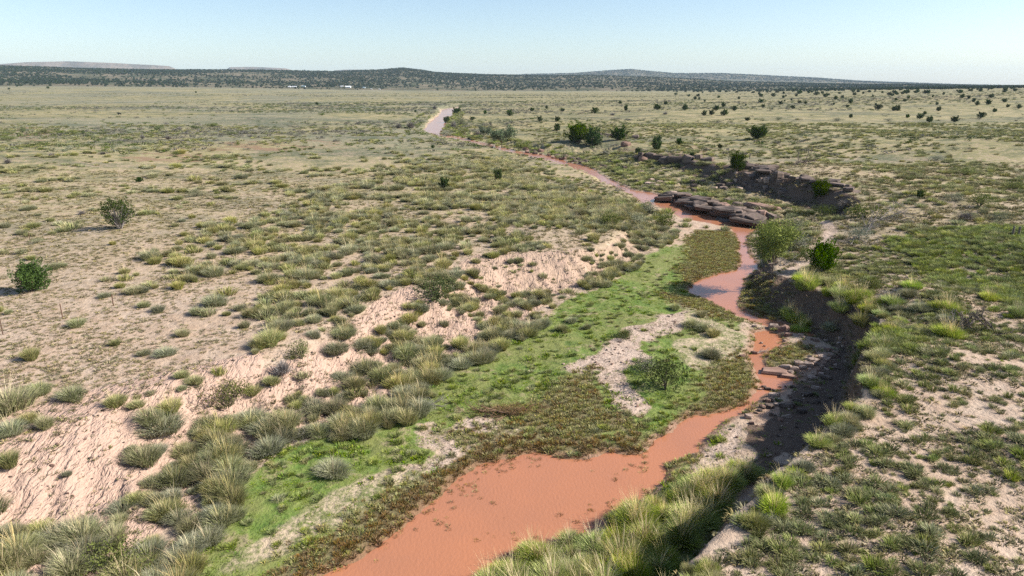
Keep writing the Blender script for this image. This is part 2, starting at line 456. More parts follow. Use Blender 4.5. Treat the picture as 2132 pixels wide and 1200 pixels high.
def ground_material():
    m, nt, out = newmat('ground')
    g = NT(nt)
    geo = g.n('ShaderNodeNewGeometry')
    P = geo.outputs['Position']
    a1 = g.n('ShaderNodeAttribute', attribute_name='m1')
    a2 = g.n('ShaderNodeAttribute', attribute_name='m2')
    a3 = g.n('ShaderNodeAttribute', attribute_name='m3')
    s1 = g.n('ShaderNodeSeparateColor'); g.l(a1.outputs['Color'], s1.inputs[0])
    s2 = g.n('ShaderNodeSeparateColor'); g.l(a2.outputs['Color'], s2.inputs[0])
    s3 = g.n('ShaderNodeSeparateColor'); g.l(a3.outputs['Color'], s3.inputs[0])
    turf, sedge, red = s1.outputs
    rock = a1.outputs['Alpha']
    cover, sand, straw = s2.outputs
    wet, pink, fargreen = s3.outputs
    n_f = g.noise(P, 5.0, 4, .6)      # about 20 cm
    n_m = g.noise(P, 1.1, 4, .6)
    n_l = g.noise(P, .16, 4, .6)
    n_h = g.noise(P, .022, 5, .6)
    n_x = g.noise(P, 18.0, 2, .6)

    def edge(mask, amp=.7, n=n_f):
        v = g.math('ADD', mask, g.math('MULTIPLY', g.math('SUBTRACT', n, .5), amp))
        return g.ss(v, .38, .62)
    soil = g.mix(g.ss(n_l, .3, .7), (.40, .295, .21), (.45, .345, .26))
    soil = g.mix(g.ss(n_m, .35, .75), soil, (.35, .245, .17))
    soil = g.mix(g.math('MULTIPLY', g.ss(n_x, .5, .8), .35), soil, (.28, .19, .13))
    soil = g.mix(edge(pink, .5), soil, g.mix(n_f, (.375, .245, .18), (.475, .34, .26)))
    # low plants and litter further off
    n_b = g.n('ShaderNodeMapping'); g.l(P, n_b.inputs[0]); n_b.inputs['Scale'].default_value = (.35, 1, 1)
    n_s = g.noise(n_b.outputs[0], .035, 5, .65)
    cov = g.mix(g.ss(n_h, .35, .65), (.235, .21, .09), (.29, .245, .12))
    cov = g.mix(g.ss(n_l, .42, .66), cov, (.125, .125, .06))
    cov = g.mix(g.math('MULTIPLY', g.ss(n_s, .50, .60), .75), cov, (.105, .11, .062))
    cov = g.mix(g.math('MULTIPLY', g.ss(n_s, .40, .34), .6), cov, (.33, .275, .155))
    cov = g.mix(g.math('MULTIPLY', fargreen, .8), cov, g.mix(g.ss(n_s, .38, .62), (.20, .19, .12), (.10, .112, .07)))
    covm = g.math('MULTIPLY', cover, g.ss(g.math('ADD', n_m, g.math('MULTIPLY', n_l, .6)), .55, .9))
    covm = g.math('ADD', covm, g.math('MULTIPLY', g.ss(cover, .75, 1.0), .25), clamp=True)
    c = g.mix(covm, soil, cov)
    c = g.mix(g.math('MULTIPLY', g.math('MULTIPLY', edge(red, .8, n_m), g.ss(n_l, .47, .60)), .55), c, (.31, .175, .115))
    tf = g.mix(g.ss(n_m, .3, .7), (.095, .155, .03), (.18, .21, .058))
    tf = g.mix(g.math('MULTIPLY', g.ss(n_l, .42, .60), .8), tf, (.175, .18, .06))
    n_p = g.noise(P, .55, 5, .7)
    tf = g.mix(g.math('MULTIPLY', g.ss(n_p, .55, .66), .75), tf, (.27, .215, .13))
    tf = g.mix(g.math('MULTIPLY', g.ss(n_p, .42, .34), .6), tf, (.05, .10, .02))
    tf = g.mix(g.math('MULTIPLY', g.ss(n_f, .6, .8), .6), tf, (.36, .27, .18))
    tm = edge(turf, 1.2, g.math('ADD', g.math('MULTIPLY', n_f, .35), g.math('MULTIPLY', n_m, .65)))
    c = g.mix(tm, c, tf)
    strw = g.mix(g.ss(g.math('ADD', g.math('MULTIPLY', n_f, .5), g.math('MULTIPLY', n_m, .5)), .40, .60), (.45, .35, .24), (.15, .16, .06))
    c = g.mix(edge(straw, 1.3, g.math('ADD', g.math('MULTIPLY', n_f, .5), g.math('MULTIPLY', n_m, .5))), c, strw)
    sd = g.mix(g.ss(n_m, .45, .75), (.46, .35, .275), (.34, .24, .18))
    sd = g.mix(g.math('MULTIPLY', g.ss(g.math('ADD', n_f, g.math('MULTIPLY', n_l, .5)), .72, .9), .8), sd, (.16, .12, .075))
    c = g.mix(edge(sand, 1.5, g.math('ADD', g.math('MULTIPLY', n_f, .5), g.math('MULTIPLY', n_m, .5))), c, sd)
    sgc = g.mix(n_f, (.19, .13, .075), (.13, .135, .055))
    c = g.mix(edge(sedge, .7), c, sgc)
    c = g.mix(g.math('MULTIPLY', g.ss(wet, .2, .9), .7), c, (.24, .125, .075))
    c = g.mix(edge(rock, .6, n_m), c, g.mix(n_f, (.085, .058, .042), (.17, .115, .08)))  # dark rock and earth tone, with the shade of bed, bank and ledge painted in
    bs = g.n('ShaderNodeBsdfPrincipled')
    bs.inputs['Roughness'].default_value = .9
    bs.inputs['Specular IOR Level'].default_value = .15
    g.l(c, bs.inputs['Base Color'])
    b1 = g.n('ShaderNodeBump'); b1.inputs['Strength'].default_value = .7; b1.inputs['Distance'].default_value = .12
    hsum = g.math('ADD', n_f, g.math('MULTIPLY', n_m, 3.0))
    hsum = g.math('ADD', hsum, g.math('MULTIPLY', n_x, .35))
    mpr = g.n('ShaderNodeMapping'); g.l(P, mpr.inputs[0]); mpr.inputs['Scale'].default_value = (1.7, .45, 1); mpr.inputs['Rotation'].default_value = (0, 0, .55)
    rid = g.math('ABSOLUTE', g.math('SUBTRACT', g.noise(mpr.outputs[0], 1.0, 4, .6), .5))
    rill = g.math('MULTIPLY', g.math('MULTIPLY', g.ss(rid, 0.0, .10), .9), g.ss(pink, .3, .8))
    hsum = g.math('ADD', hsum, rill)
    g.l(hsum, b1.inputs['Height'])
    g.l(b1.outputs[0], bs.inputs['Normal'])
    g.l(bs.outputs[0], out.inputs[0])
    return m


def water_material():
    m, nt, out = newmat('muddy_water')
    g = NT(nt)
    geo = g.n('ShaderNodeNewGeometry')
    P = geo.outputs['Position']
    mp = g.n('ShaderNodeMapping'); g.l(P, mp.inputs[0]); mp.inputs['Scale'].default_value = (1, .55, 1); mp.inputs['Rotation'].default_value = (0, 0, .6)
    n1 = g.noise(mp.outputs[0], 7, 2, .5)
    n2 = g.noise(P, .22, 3, .5)
    c = g.mix(g.ss(n2, .3, .7), (.40, .165, .085), (.36, .155, .085))
    bs = g.n('ShaderNodeBsdfPrincipled')
    g.l(c, bs.inputs['Base Color'])
    bs.inputs['Roughness'].default_value = .17
    bs.inputs['IOR'].default_value = 1.33
    bp = g.n('ShaderNodeBump'); bp.inputs['Strength'].default_value = .5; bp.inputs['Distance'].default_value = .03
    g.l(n1, bp.inputs['Height']); g.l(bp.outputs[0], bs.inputs['Normal'])
    g.l(bs.outputs[0], out.inputs[0])
    return m


def plant_material(name, hue=.02, val=.25, trans=.3, tint=(1, 1, 1)):
    m, nt, out = newmat(name)
    g = NT(nt)
    at = g.n('ShaderNodeAttribute', attribute_name='col')
    oi = g.n('ShaderNodeObjectInfo')
    hs = g.n('ShaderNodeHueSaturation')
    r2 = g.math('FRACT', g.math('MULTIPLY', oi.outputs['Random'], 7.31))
    r3 = g.math('FRACT', g.math('MULTIPLY', oi.outputs['Random'], 23.7))
    g.l(g.math('ADD', g.math('MULTIPLY', oi.outputs['Random'], 2 * hue), .5 - hue), hs.inputs['Hue'])
    g.l(g.math('ADD', g.math('MULTIPLY', r3, .45), .88), hs.inputs['Saturation'])
    g.l(g.math('ADD', g.math('MULTIPLY', r2, 2 * val), 1 - val), hs.inputs['Value'])
    mixn = g.n('ShaderNodeMix', data_type='RGBA', blend_type='MULTIPLY')
    mixn.inputs[0].default_value = 1
    g.l(at.outputs['Color'], mixn.inputs[6]); mixn.inputs[7].default_value = (*tint, 1)
    g.l(mixn.outputs[2], hs.inputs['Color'])
    d = g.n('ShaderNodeBsdfDiffuse'); t = g.n('ShaderNodeBsdfTranslucent')
    g.l(hs.outputs[0], d.inputs[0]); g.l(hs.outputs[0], t.inputs[0])
    mx = g.n('ShaderNodeMixShader'); mx.inputs[0].default_value = trans
    g.l(d.outputs[0], mx.inputs[1]); g.l(t.outputs[0], mx.inputs[2])
    g.l(mx.outputs[0], out.inputs[0])
    return m


def rough_material(name, ca, cb, scale=3.0, bump=.5, rough=.85, strata=0.0):
    m, nt, out = newmat(name)
    g = NT(nt)
    tc = g.n('ShaderNodeTexCoord')
    oi = g.n('ShaderNodeObjectInfo')
    va = g.n('ShaderNodeVectorMath', operation='ADD')
    cx = g.n('ShaderNodeCombineXYZ')
    g.l(g.math('MULTIPLY', oi.outputs['Random'], 40), cx.inputs[0])
    g.l(tc.outputs['Object'], va.inputs[0]); g.l(cx.outputs[0], va.inputs[1])
    n1 = g.noise(va.outputs[0], scale, 5, .65)
    n2 = g.noise(va.outputs[0], scale * 6, 3, .6)
    c = g.mix(g.ss(n1, .3, .7), ca, cb)
    if strata:
        ms = g.n('ShaderNodeMapping'); g.l(va.outputs[0], ms.inputs[0]); ms.inputs['Scale'].default_value = (.7, .7, 9)
        n3 = g.noise(ms.outputs[0], 1.0, 4, .6)
        c = g.mix(g.math('MULTIPLY', g.ss(n3, .50, .60), strata), c, tuple(q * .35 for q in ca))
        n1 = g.math('ADD', n1, g.math('MULTIPLY', n3, 1.6))
    k = g.math('ADD', g.math('MULTIPLY', oi.outputs['Random'], .5), .75)
    mv = g.n('ShaderNodeMix', data_type='RGBA', blend_type='MULTIPLY'); mv.inputs[0].default_value = 1
    cc = g.n('ShaderNodeCombineColor')
    for i in range(3):
        g.l(k, cc.inputs[i])
    g.l(c, mv.inputs[6]); g.l(cc.outputs[0], mv.inputs[7])
    bs = g.n('ShaderNodeBsdfPrincipled')
    bs.inputs['Roughness'].default_value = rough
    bs.inputs['Specular IOR Level'].default_value = .2
    g.l(mv.outputs[2], bs.inputs['Base Color'])
    bp = g.n('ShaderNodeBump'); bp.inputs['Strength'].default_value = bump; bp.inputs['Distance'].default_value = .05
    g.l(g.math('ADD', n1, g.math('MULTIPLY', n2, .5)), bp.inputs['Height'])
    g.l(bp.outputs[0], bs.inputs['Normal'])
    g.l(bs.outputs[0], out.inputs[0])
    return m


M_GROUND = ground_material()
M_WATER = water_material()
M_GRASS = plant_material('bunchgrass_blades', .015, .30, .16)
M_LEAF = plant_material('foliage', .02, .25, .14)
M_BARK = rough_material('bark', (.10, .075, .055), (.20, .16, .125), 8, .6)
M_DEAD = rough_material('dead_wood', (.16, .13, .11), (.32, .29, .26), 8, .5)
M_BROWNWOOD = rough_material('wet_brown_wood', (.11, .065, .04), (.22, .14, .09), 8, .5)
M_ROCK = rough_material('pink_sandstone', (.34, .235, .18), (.48, .37, .30), 2.2, .7, .85, .7)
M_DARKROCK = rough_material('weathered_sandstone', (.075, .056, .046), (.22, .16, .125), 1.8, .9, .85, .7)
M_REDROCK = rough_material('red_sandstone', (.20, .12, .09), (.30, .19, .145), 2.2, .7, .85, .7)
M_POST = rough_material('post_wood', (.10, .08, .065), (.20, .17, .14), 10, .4)
M_STEEL = rough_material('rusty_steel', (.10, .055, .035), (.16, .09, .06), 14, .2)
M_HIDE = rough_material('black_hide', (.012, .011, .010), (.02, .018, .016), 4, .1)
M_WALL = rough_material('white_render', (.72, .71, .68), (.80, .79, .76), 2, .05)
M_ROOF = rough_material('white_metal_roof', (.70, .71, .72), (.80, .80, .80), 2, .05, .4)
M_ROOF2 = rough_material('blue_metal_roof', (.26, .36, .42), (.32, .42, .46), 2, .05, .4)
M_DOOR = rough_material('door_brown', (.14, .09, .06), (.2, .13, .09), 4, .1)


# ------------------------------------------------------------------ mesh helpers
def mesh_np(name, V, T, mat, col=None, smooth=False, Q=None):
    """mesh from vertex array and triangle / quad index arrays"""
    V = np.asarray(V, np.float32).reshape(-1, 3)
    T = np.zeros((0, 3), np.int32) if T is None else np.asarray(T, np.int32).reshape(-1, 3)
    Q = np.zeros((0, 4), np.int32) if Q is None else np.asarray(Q, np.int32).reshape(-1, 4)
    me = bpy.data.meshes.new(name)
    me.vertices.add(len(V)); me.vertices.foreach_set('co', V.ravel())
    nl = T.size + Q.size
    me.loops.add(nl); me.loops.foreach_set('vertex_index', np.concatenate([T.ravel(), Q.ravel()]).astype(np.int32))
    npoly = len(T) + len(Q)
    me.polygons.add(npoly)
    st = np.concatenate([np.arange(len(T)) * 3, T.size + np.arange(len(Q)) * 4]).astype(np.int32)
    me.polygons.foreach_set('loop_start', st)
    me.polygons.foreach_set('use_smooth', np.full(npoly, smooth))
    if col is not None:
        a = me.attributes.new('col', 'FLOAT_COLOR', 'POINT')
        c = np.ones((len(V), 4), np.float32); c[:, :3] = col
        a.data.foreach_set('color', c.ravel())
    me.materials.append(mat)
    me.update(calc_edges=True)
    return me


def link(name, me, parent=None, loc=None, rot=None, scale=None):
    o = bpy.data.objects.new(name, me)
    COL.objects.link(o)
    if parent is not None:
        o.parent = parent
    if loc is not None:
        o.location = loc
    if rot is not None:
        o.rotation_euler = rot
    if scale is not None:
        o.scale = scale if hasattr(scale, '__len__') else (scale,) * 3
    return o


def tag(o, label, cat, group=None):
    o['label'] = label; o['category'] = cat
    if group:
        o['group'] = group
    return o


def structure(name, me):
    o = link(name, me); o['kind'] = 'structure'
    return o


class Geo:
    """gathers triangles with colours"""
    def __init__(s):
        s.V = []; s.T = []; s.C = []; s.n = 0

    def add(s, V, T, C):
        V = np.asarray(V, float).reshape(-1, 3)
        s.V.append(V); s.T.append(np.asarray(T).reshape(-1, 3) + s.n)
        C = np.asarray(C, float)
        s.C.append(np.broadcast_to(C, (len(V), 3)) if C.ndim == 1 else C)
        s.n += len(V)

    def tube(s, pts, r0, r1, sides=5, col=(1, 1, 1)):
        pts = np.asarray(pts, float); n = len(pts)
        tan = np.gradient(pts, axis=0); tan /= np.linalg.norm(tan, axis=1)[:, None] + 1e-9
        ref = np.array([0.31, .17, .94]) if abs(tan[0][2]) < .9 else np.array([1., .1, 0])
        A = np.cross(tan, ref); A /= np.linalg.norm(A, axis=1)[:, None] + 1e-9
        B = np.cross(tan, A)
        rr = np.linspace(r0, r1, n)[:, None, None]
        an = np.arange(sides) * 2 * math.pi / sides
        ring = (np.cos(an)[None, :, None] * A[:, None, :] + np.sin(an)[None, :, None] * B[:, None, :]) * rr + pts[:, None, :]
        V = np.concatenate([ring.reshape(-1, 3), pts[-1:] + tan[-1:] * r1])
        T = []
        for i in range(n - 1):
            for k in range(sides):
                a = i * sides + k; b = i * sides + (k + 1) % sides
                T += [(a, b, b + sides), (a, b + sides, a + sides)]
        for k in range(sides):
            T.append(((n - 1) * sides + k, (n - 1) * sides + (k + 1) % sides, n * sides))
        s.add(V, T, col)

    def blades(s, base, az, lean, L, w, c0, c1, g):
        """curved grass blades: 5 vertices, 3 triangles each"""
        n = len(az)
        ca, sa = np.cos(az), np.sin(az)
        def dirv(l):
            return np.stack([np.sin(l) * ca, np.sin(l) * sa, np.cos(l)], 1)
        p1 = base + dirv(lean * .65) * (L * .55)[:, None]
        p2 = p1 + dirv(np.minimum(lean * 1.5, 2.0)) * (L * .5)[:, None]
        rot = az + math.pi / 2 + g.normal(0, .7, n)
        sd = np.stack([np.cos(rot), np.sin(rot), np.zeros(n)], 1) * w[:, None] * .5
        V = np.stack([base - sd, base + sd, p1 - sd * .8, p1 + sd * .8, p2], 1).reshape(-1, 3)
        o = np.arange(n)[:, None] * 5
        T = np.concatenate([o + [0, 1, 3], o + [0, 3, 2], o + [2, 3, 4]], 1).reshape(-1, 3)
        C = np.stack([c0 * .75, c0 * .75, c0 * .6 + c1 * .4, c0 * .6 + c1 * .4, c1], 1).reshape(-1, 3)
        s.add(V, T, C)

    def leaves(s, P, size, C, g, axis=None, stretch=1.0):
        """one diamond leaf per point"""
        n = len(P)
        a = g.normal(size=(n, 3))
        if axis is not None:
            a = a * .55 + axis * 1.0
        a /= np.linalg.norm(a, axis=1)[:, None]
        b = np.cross(a, g.normal(size=(n, 3))); b /= np.linalg.norm(b, axis=1)[:, None] + 1e-9
        sz = (size * (0.6 + .8 * g.random(n)))[:, None]
        V = np.stack([P - a * sz * stretch, P + b * sz * .5, P + a * sz * stretch, P - b * sz * .5], 1).reshape(-1, 3)
        o = np.arange(n)[:, None] * 4
        T = np.concatenate([o + [0, 1, 2], o + [0, 2, 3]], 1).reshape(-1, 3)
        s.add(V, T, np.repeat(C, 4, axis=0))

    def mesh(s, name, mat, smooth=False):
        return mesh_np(name, np.concatenate(s.V), np.concatenate(s.T), mat, np.concatenate(s.C), smooth)


def tuft_mesh(name, n, h, r0, spread, w, green, straw, seed, straw_frac=.35, stems=0, stemcol=(.5, .42, .25)):
    g = np.random.default_rng(seed)
    G = Geo()
    az = g.random(n) * 2 * math.pi
    q = np.sqrt(g.random(n))
    lob = 1 + .25 * np.sin(az * 2 + seed) + .15 * np.sin(az * 3 + 2 * seed)
    base = np.stack([np.cos(az) * q * r0 * lob, np.sin(az) * q * r0 * lob, np.full(n, -.04 * h)], 1)
    lean = spread * (q * .75 + .3 * g.random(n))
    L = h * (.76 + .26 * g.random(n)) * (1.06 - .22 * q)
    az2 = az + g.normal(0, .45, n)
    t = (g.random(n) < straw_frac).astype(float)[:, None] * (.5 + .5 * g.random((n, 1)))
    gr = np.array(green) * (.75 + .5 * g.random((n, 1)))
    stw = np.array(straw) * (.8 + .4 * g.random((n, 1)))
    c0 = gr * (1 - t) + stw * t
    c1 = c0 * .65 + stw * .35
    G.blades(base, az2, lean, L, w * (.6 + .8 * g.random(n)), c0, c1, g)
    if stems:
        az = g.random(stems) * 2 * math.pi
        q = g.random(stems)
        b = np.stack([np.cos(az) * q * r0 * .6, np.sin(az) * q * r0 * .6, np.full(stems, .3 * h)], 1)
        c = np.array(stemcol) * (.8 + .4 * g.random((stems, 1)))
        G.blades(b, az, .15 + .4 * g.random(stems), h * (.95 + .6 * g.random(stems)), np.full(stems, w * .75), c, c * 1.1, g)
    return G.mesh(name, M_GRASS)


def bush_mesh(name, n, h, rx, leaf, cols, seed, clumps=9, stems=7, stemcol=(.16, .13, .11), hollow=.3, mat=None):
    """leafy shrub: clumps of small leaves over a spray of stems"""
    g = np.random.default_rng(seed)
    G = Geo()
    cols = np.array(cols)
    az = g.random(clumps) * 2 * math.pi; q = np.sqrt(g.random(clumps)) * .75
    cz = h * (.20 + .48 * g.random(clumps) * (1 - .45 * q))
    cc = np.stack([np.cos(az) * q * rx, np.sin(az) * q * rx, cz], 1)
    cr = .36 + .25 * g.random(clumps)
    k = g.integers(0, clumps, n)
    v = g.normal(size=(n, 3)); v /= np.linalg.norm(v, axis=1)[:, None]
    rad = (hollow + (1 - hollow) * g.random(n) ** .6)[:, None]
    P = cc[k] + v * rad * cr[k][:, None] * np.array([rx, rx, h * .75])
    P[:, 2] = np.abs(P[:, 2]) + .03 * h
    C = cols[g.integers(0, len(cols), n)] * (.7 + .6 * g.random((n, 1)))
    G.leaves(P, leaf, C, g)
    for i in range(stems):
        e = cc[i % clumps]
        mid = e * np.array([.4, .4, .55]) + g.normal(0, .03 * h, 3)
        G.tube([(0, 0, -.05 * h), mid, e + g.normal(0, .04 * h, 3)], .028 * h, .008 * h, 4, np.array(stemcol))
    return G.mesh(name, mat or M_LEAF)


def twig_bush_mesh(name, h, rx, n, cols, seed, w=.02):
    """bare grey shrub: many thin forked twigs"""
    g = np.random.default_rng(seed)
    G = Geo()
    cols = np.array(cols)
    for lvl, (m, f0, f1) in enumerate(((n // 5, 0, .6), (n, .35, 1.0))):
        az = g.random(m) * 2 * math.pi; th = np.arccos(1 - g.random(m) * .85)
        d = np.stack([np.sin(th) * np.cos(az) * rx, np.sin(th) * np.sin(az) * rx, np.cos(th) * h], 1)
        base = d * f0 * g.random((m, 1))
        L = np.linalg.norm(d, axis=1) * (f1 - f0) * (.6 + .5 * g.random(m))
        c = cols[g.integers(0, len(cols), m)] * (.7 + .6 * g.random((m, 1)))
        G.blades(base, az + g.normal(0, .4, m), th * .9, L, np.full(m, w * (1.5 if lvl == 0 else .8)), c, c, g)
    return G.mesh(name, M_LEAF)


def juniper(seed, plumes=48, leaves=110, leaf=.03, open_=.0, dark=(.045, .075, .018), light=(.085, .125, .03), wide=.42, low=.12, trunks=3):
    """(crown, trunk) meshes of a one metre tall juniper"""
    g = np.random.default_rng(seed)
    G = Geo(); B = Geo()
    n = plumes
    # plumes spread through an egg that is widest above the middle
    zz = low + (1 - low - .12) * g.random(n) ** .8
    prof = np.sin(np.clip((zz - low * .3) / (1.02 - low * .3), 0, 1) ** .75 * math.pi) ** .55
    az = np.arange(n) * 2.39996 + g.normal(0, .3, n)
    rr = wide * prof * np.sqrt(.12 + .88 * g.random(n)) * (1 + .18 * np.sin(az * 2 + seed))
    cen = np.stack([np.cos(az) * rr, np.sin(az) * rr, zz], 1)
    out = cen * np.array([1, 1, 0]) / (np.linalg.norm(cen[:, :2], axis=1)[:, None] + .05)
    ax = out * (.75 * rr / wide)[:, None] + np.array([0, 0, 1.0]) + g.normal(0, .18, (n, 3))
    ax /= np.linalg.norm(ax, axis=1)[:, None]
    ln = .13 + .08 * g.random(n); rad = .058 + .035 * g.random(n)
    for i in range(n):
        m = int(leaves * (.6 + .7 * g.random()))
        t = g.random(m) * 2 - 1
        v = g.normal(size=(m, 3)); v -= (v @ ax[i])[:, None] * ax[i]
        v /= np.linalg.norm(v, axis=1)[:, None] + 1e-9
        pr = np.sqrt(np.clip(1 - np.abs(t) ** 2, .02, 1)) * (1 - .25 * t)
        P = cen[i] + ax[i] * (t * ln[i])[:, None] + v * (rad[i] * pr * (.55 + .45 * np.sqrt(g.random(m))))[:, None]
        tone = g.random() * .7
        C = (np.array(dark) * (1 - tone) + np.array(light) * tone)[None] * (.7 + .6 * g.random((m, 1)))
        G.leaves(P, leaf, C, g, axis=ax[i] * .9 + v * .5, stretch=1.1)
    m = int(plumes * leaves * (.45 if open_ < .5 else .05))
    fz = low + .02 + (.80 - low) * g.random(m)
    fp = np.sin(np.clip(fz / 1.0, 0, 1) ** .75 * math.pi) ** .55
    fa = g.random(m) * 6.283; fr = wide * .78 * fp * np.sqrt(g.random(m))
    G.leaves(np.stack([np.cos(fa) * fr, np.sin(fa) * fr, fz], 1), leaf * 1.15, np.array(dark)[None] * (.6 + .6 * g.random((m, 1))), g)
    idx = g.permutation(n)[:int(14 + 24 * open_)]
    for i in idx:
        e = cen[i]
        mid = e * np.array([.45, .45, .5]) + g.normal(0, .015, 3)
        B.tube([(g.normal(0, .015), g.normal(0, .015), -.03), mid, e], .022, .006, 4, (1, 1, 1))
    for k in range(trunks):
        a = g.random() * 6.28
        B.tube([(.02 * math.cos(a), .02 * math.sin(a), -.05), (.05 * math.cos(a), .05 * math.sin(a), .16), (.11 * math.cos(a), .11 * math.sin(a), .36)], .045, .018, 6, (1, 1, 1))
    cm = G.mesh('juniper_crown', M_LEAF)
    bm = B.mesh('juniper_trunk', M_BARK if open_ < .5 else M_DEAD)
    return cm, bm


def stuff_object(name, label, cat, sources, P, idx, scl, rotz, tilt=None, kind='stuff'):
    """one object scattering shared plant meshes over the given points (geometry nodes)"""
    P = np.asarray(P, np.float32)
    n = len(P)
    me = bpy.data.meshes.new(name + '_points')
    me.vertices.add(n); me.vertices.foreach_set('co', P.ravel())
    a = me.attributes.new('idx', 'INT', 'POINT'); a.data.foreach_set('value', np.asarray(idx, np.int32))
    scl = np.asarray(scl, np.float32)
    if scl.ndim == 1:
        scl = np.repeat(scl[:, None], 3, 1)
    a = me.attributes.new('scl', 'FLOAT_VECTOR', 'POINT'); a.data.foreach_set('vector', scl.ravel())
    rot = np.zeros((n, 3), np.float32); rot[:, 2] = rotz
    if tilt is not None:
        rot[:, :2] = tilt
    a = me.attributes.new('rot', 'FLOAT_VECTOR', 'POINT'); a.data.foreach_set('vector', rot.ravel())
    o = bpy.data.objects.new(name, me); COL.objects.link(o)
    o['kind'] = kind
    tag(o, label, cat)
    nt = bpy.data.node_groups.new(name + '_scatter', 'GeometryNodeTree')
    nt.interface.new_socket('Geometry', in_out='INPUT', socket_type='NodeSocketGeometry')
    nt.interface.new_socket('Geometry', in_out='OUTPUT', socket_type='NodeSocketGeometry')
    gi = nt.nodes.new('NodeGroupInput'); go = nt.nodes.new('NodeGroupOutput')
    ip = nt.nodes.new('GeometryNodeInstanceOnPoints')
    nt.links.new(gi.outputs[0], ip.inputs['Points'])
    jn = nt.nodes.new('GeometryNodeJoinGeometry')
    for sm in reversed(sources):
        so = bpy.data.objects.new(sm.name + '_source', sm)
        oi = nt.nodes.new('GeometryNodeObjectInfo')
        oi.inputs['Object'].default_value = so
        oi.inputs['As Instance'].default_value = True
        nt.links.new(oi.outputs['Geometry'], jn.inputs[0])
    nt.links.new(jn.outputs[0], ip.inputs['Instance'])
    ip.inputs['Pick Instance'].default_value = True

    def attr(nm, t):
        nd = nt.nodes.new('GeometryNodeInputNamedAttribute'); nd.data_type = t
        nd.inputs['Name'].default_value = nm
        return nd.outputs['Attribute']
    nt.links.new(attr('idx', 'INT'), ip.inputs['Instance Index'])
    e2r = nt.nodes.new('FunctionNodeEulerToRotation')
    nt.links.new(attr('rot', 'FLOAT_VECTOR'), e2r.inputs[0])
    nt.links.new(e2r.outputs[0], ip.inputs['Rotation'])
    nt.links.new(attr('scl', 'FLOAT_VECTOR'), ip.inputs['Scale'])
    nt.links.new(ip.outputs[0], go.inputs[0])
    md = o.modifiers.new('scatter', 'NODES'); md.node_group = nt
    return o


# ------------------------------------------------------------------ ground, water, hills
ny, nx = GX.shape
V = np.stack([GX.ravel(), GY.ravel(), GZ.ravel()], 1)
ii = (np.arange(ny - 1)[:, None] * nx + np.arange(nx - 1)[None, :]).ravel()
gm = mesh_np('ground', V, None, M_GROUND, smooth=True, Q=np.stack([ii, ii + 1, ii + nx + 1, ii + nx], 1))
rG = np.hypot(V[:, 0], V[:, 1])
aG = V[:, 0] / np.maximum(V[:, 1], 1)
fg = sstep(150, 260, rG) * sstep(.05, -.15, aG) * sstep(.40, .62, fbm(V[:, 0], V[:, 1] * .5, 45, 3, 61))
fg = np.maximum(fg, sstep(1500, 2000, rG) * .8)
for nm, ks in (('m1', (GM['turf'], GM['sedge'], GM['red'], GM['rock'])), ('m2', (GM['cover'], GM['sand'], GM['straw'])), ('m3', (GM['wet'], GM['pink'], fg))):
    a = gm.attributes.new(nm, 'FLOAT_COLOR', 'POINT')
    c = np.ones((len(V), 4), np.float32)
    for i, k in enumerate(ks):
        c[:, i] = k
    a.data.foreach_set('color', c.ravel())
structure('ground', gm)

# muddy river: one level sheet that shows where the bed lies below it
wxs = np.linspace(-75, 75, 61); wys = np.concatenate([np.linspace(6, 120, 60), np.linspace(125, 620, 60)])
WX, WY = np.meshgrid(wxs, wys)
wi = (np.arange(len(wys) - 1)[:, None] * len(wxs) + np.arange(len(wxs) - 1)[None, :]).ravel()
structure('river', mesh_np('river', np.stack([WX.ravel(), WY.ravel(), 0 * WX.ravel()], 1), None, M_WATER, smooth=True,
                           Q=np.stack([wi, wi + 1, wi + len(wxs) + 1, wi + len(wxs)], 1)))


def hill_material(name, ca, cb, scale):
    m, nt, out = newmat(name)
    g = NT(nt)
    geo = g.n('ShaderNodeNewGeometry')
    n1 = g.noise(geo.outputs['Position'], scale, 5, .6)
    n2 = g.noise(geo.outputs['Position'], scale * 5, 4, .6)
    c = g.mix(g.ss(g.math('ADD', g.math('MULTIPLY', n1, .6), g.math('MULTIPLY', n2, .4)), .42, .58), ca, cb)
    bs = g.n('ShaderNodeBsdfDiffuse'); g.l(c, bs.inputs[0]); g.l(bs.outputs[0], out.inputs[0])
    return m


M_HILL = hill_material('scrub_hills', (.06, .068, .04), (.17, .14, .095), .012)
M_MESA = hill_material('mesa_rock', (.10, .085, .06), (.19, .145, .105), .004)


def skyline(pts):
    p = np.array(pts, float)
    return lambda az: np.interp(1066 + az * F_PX / CP * 1.0, p[:, 0], p[:, 1])


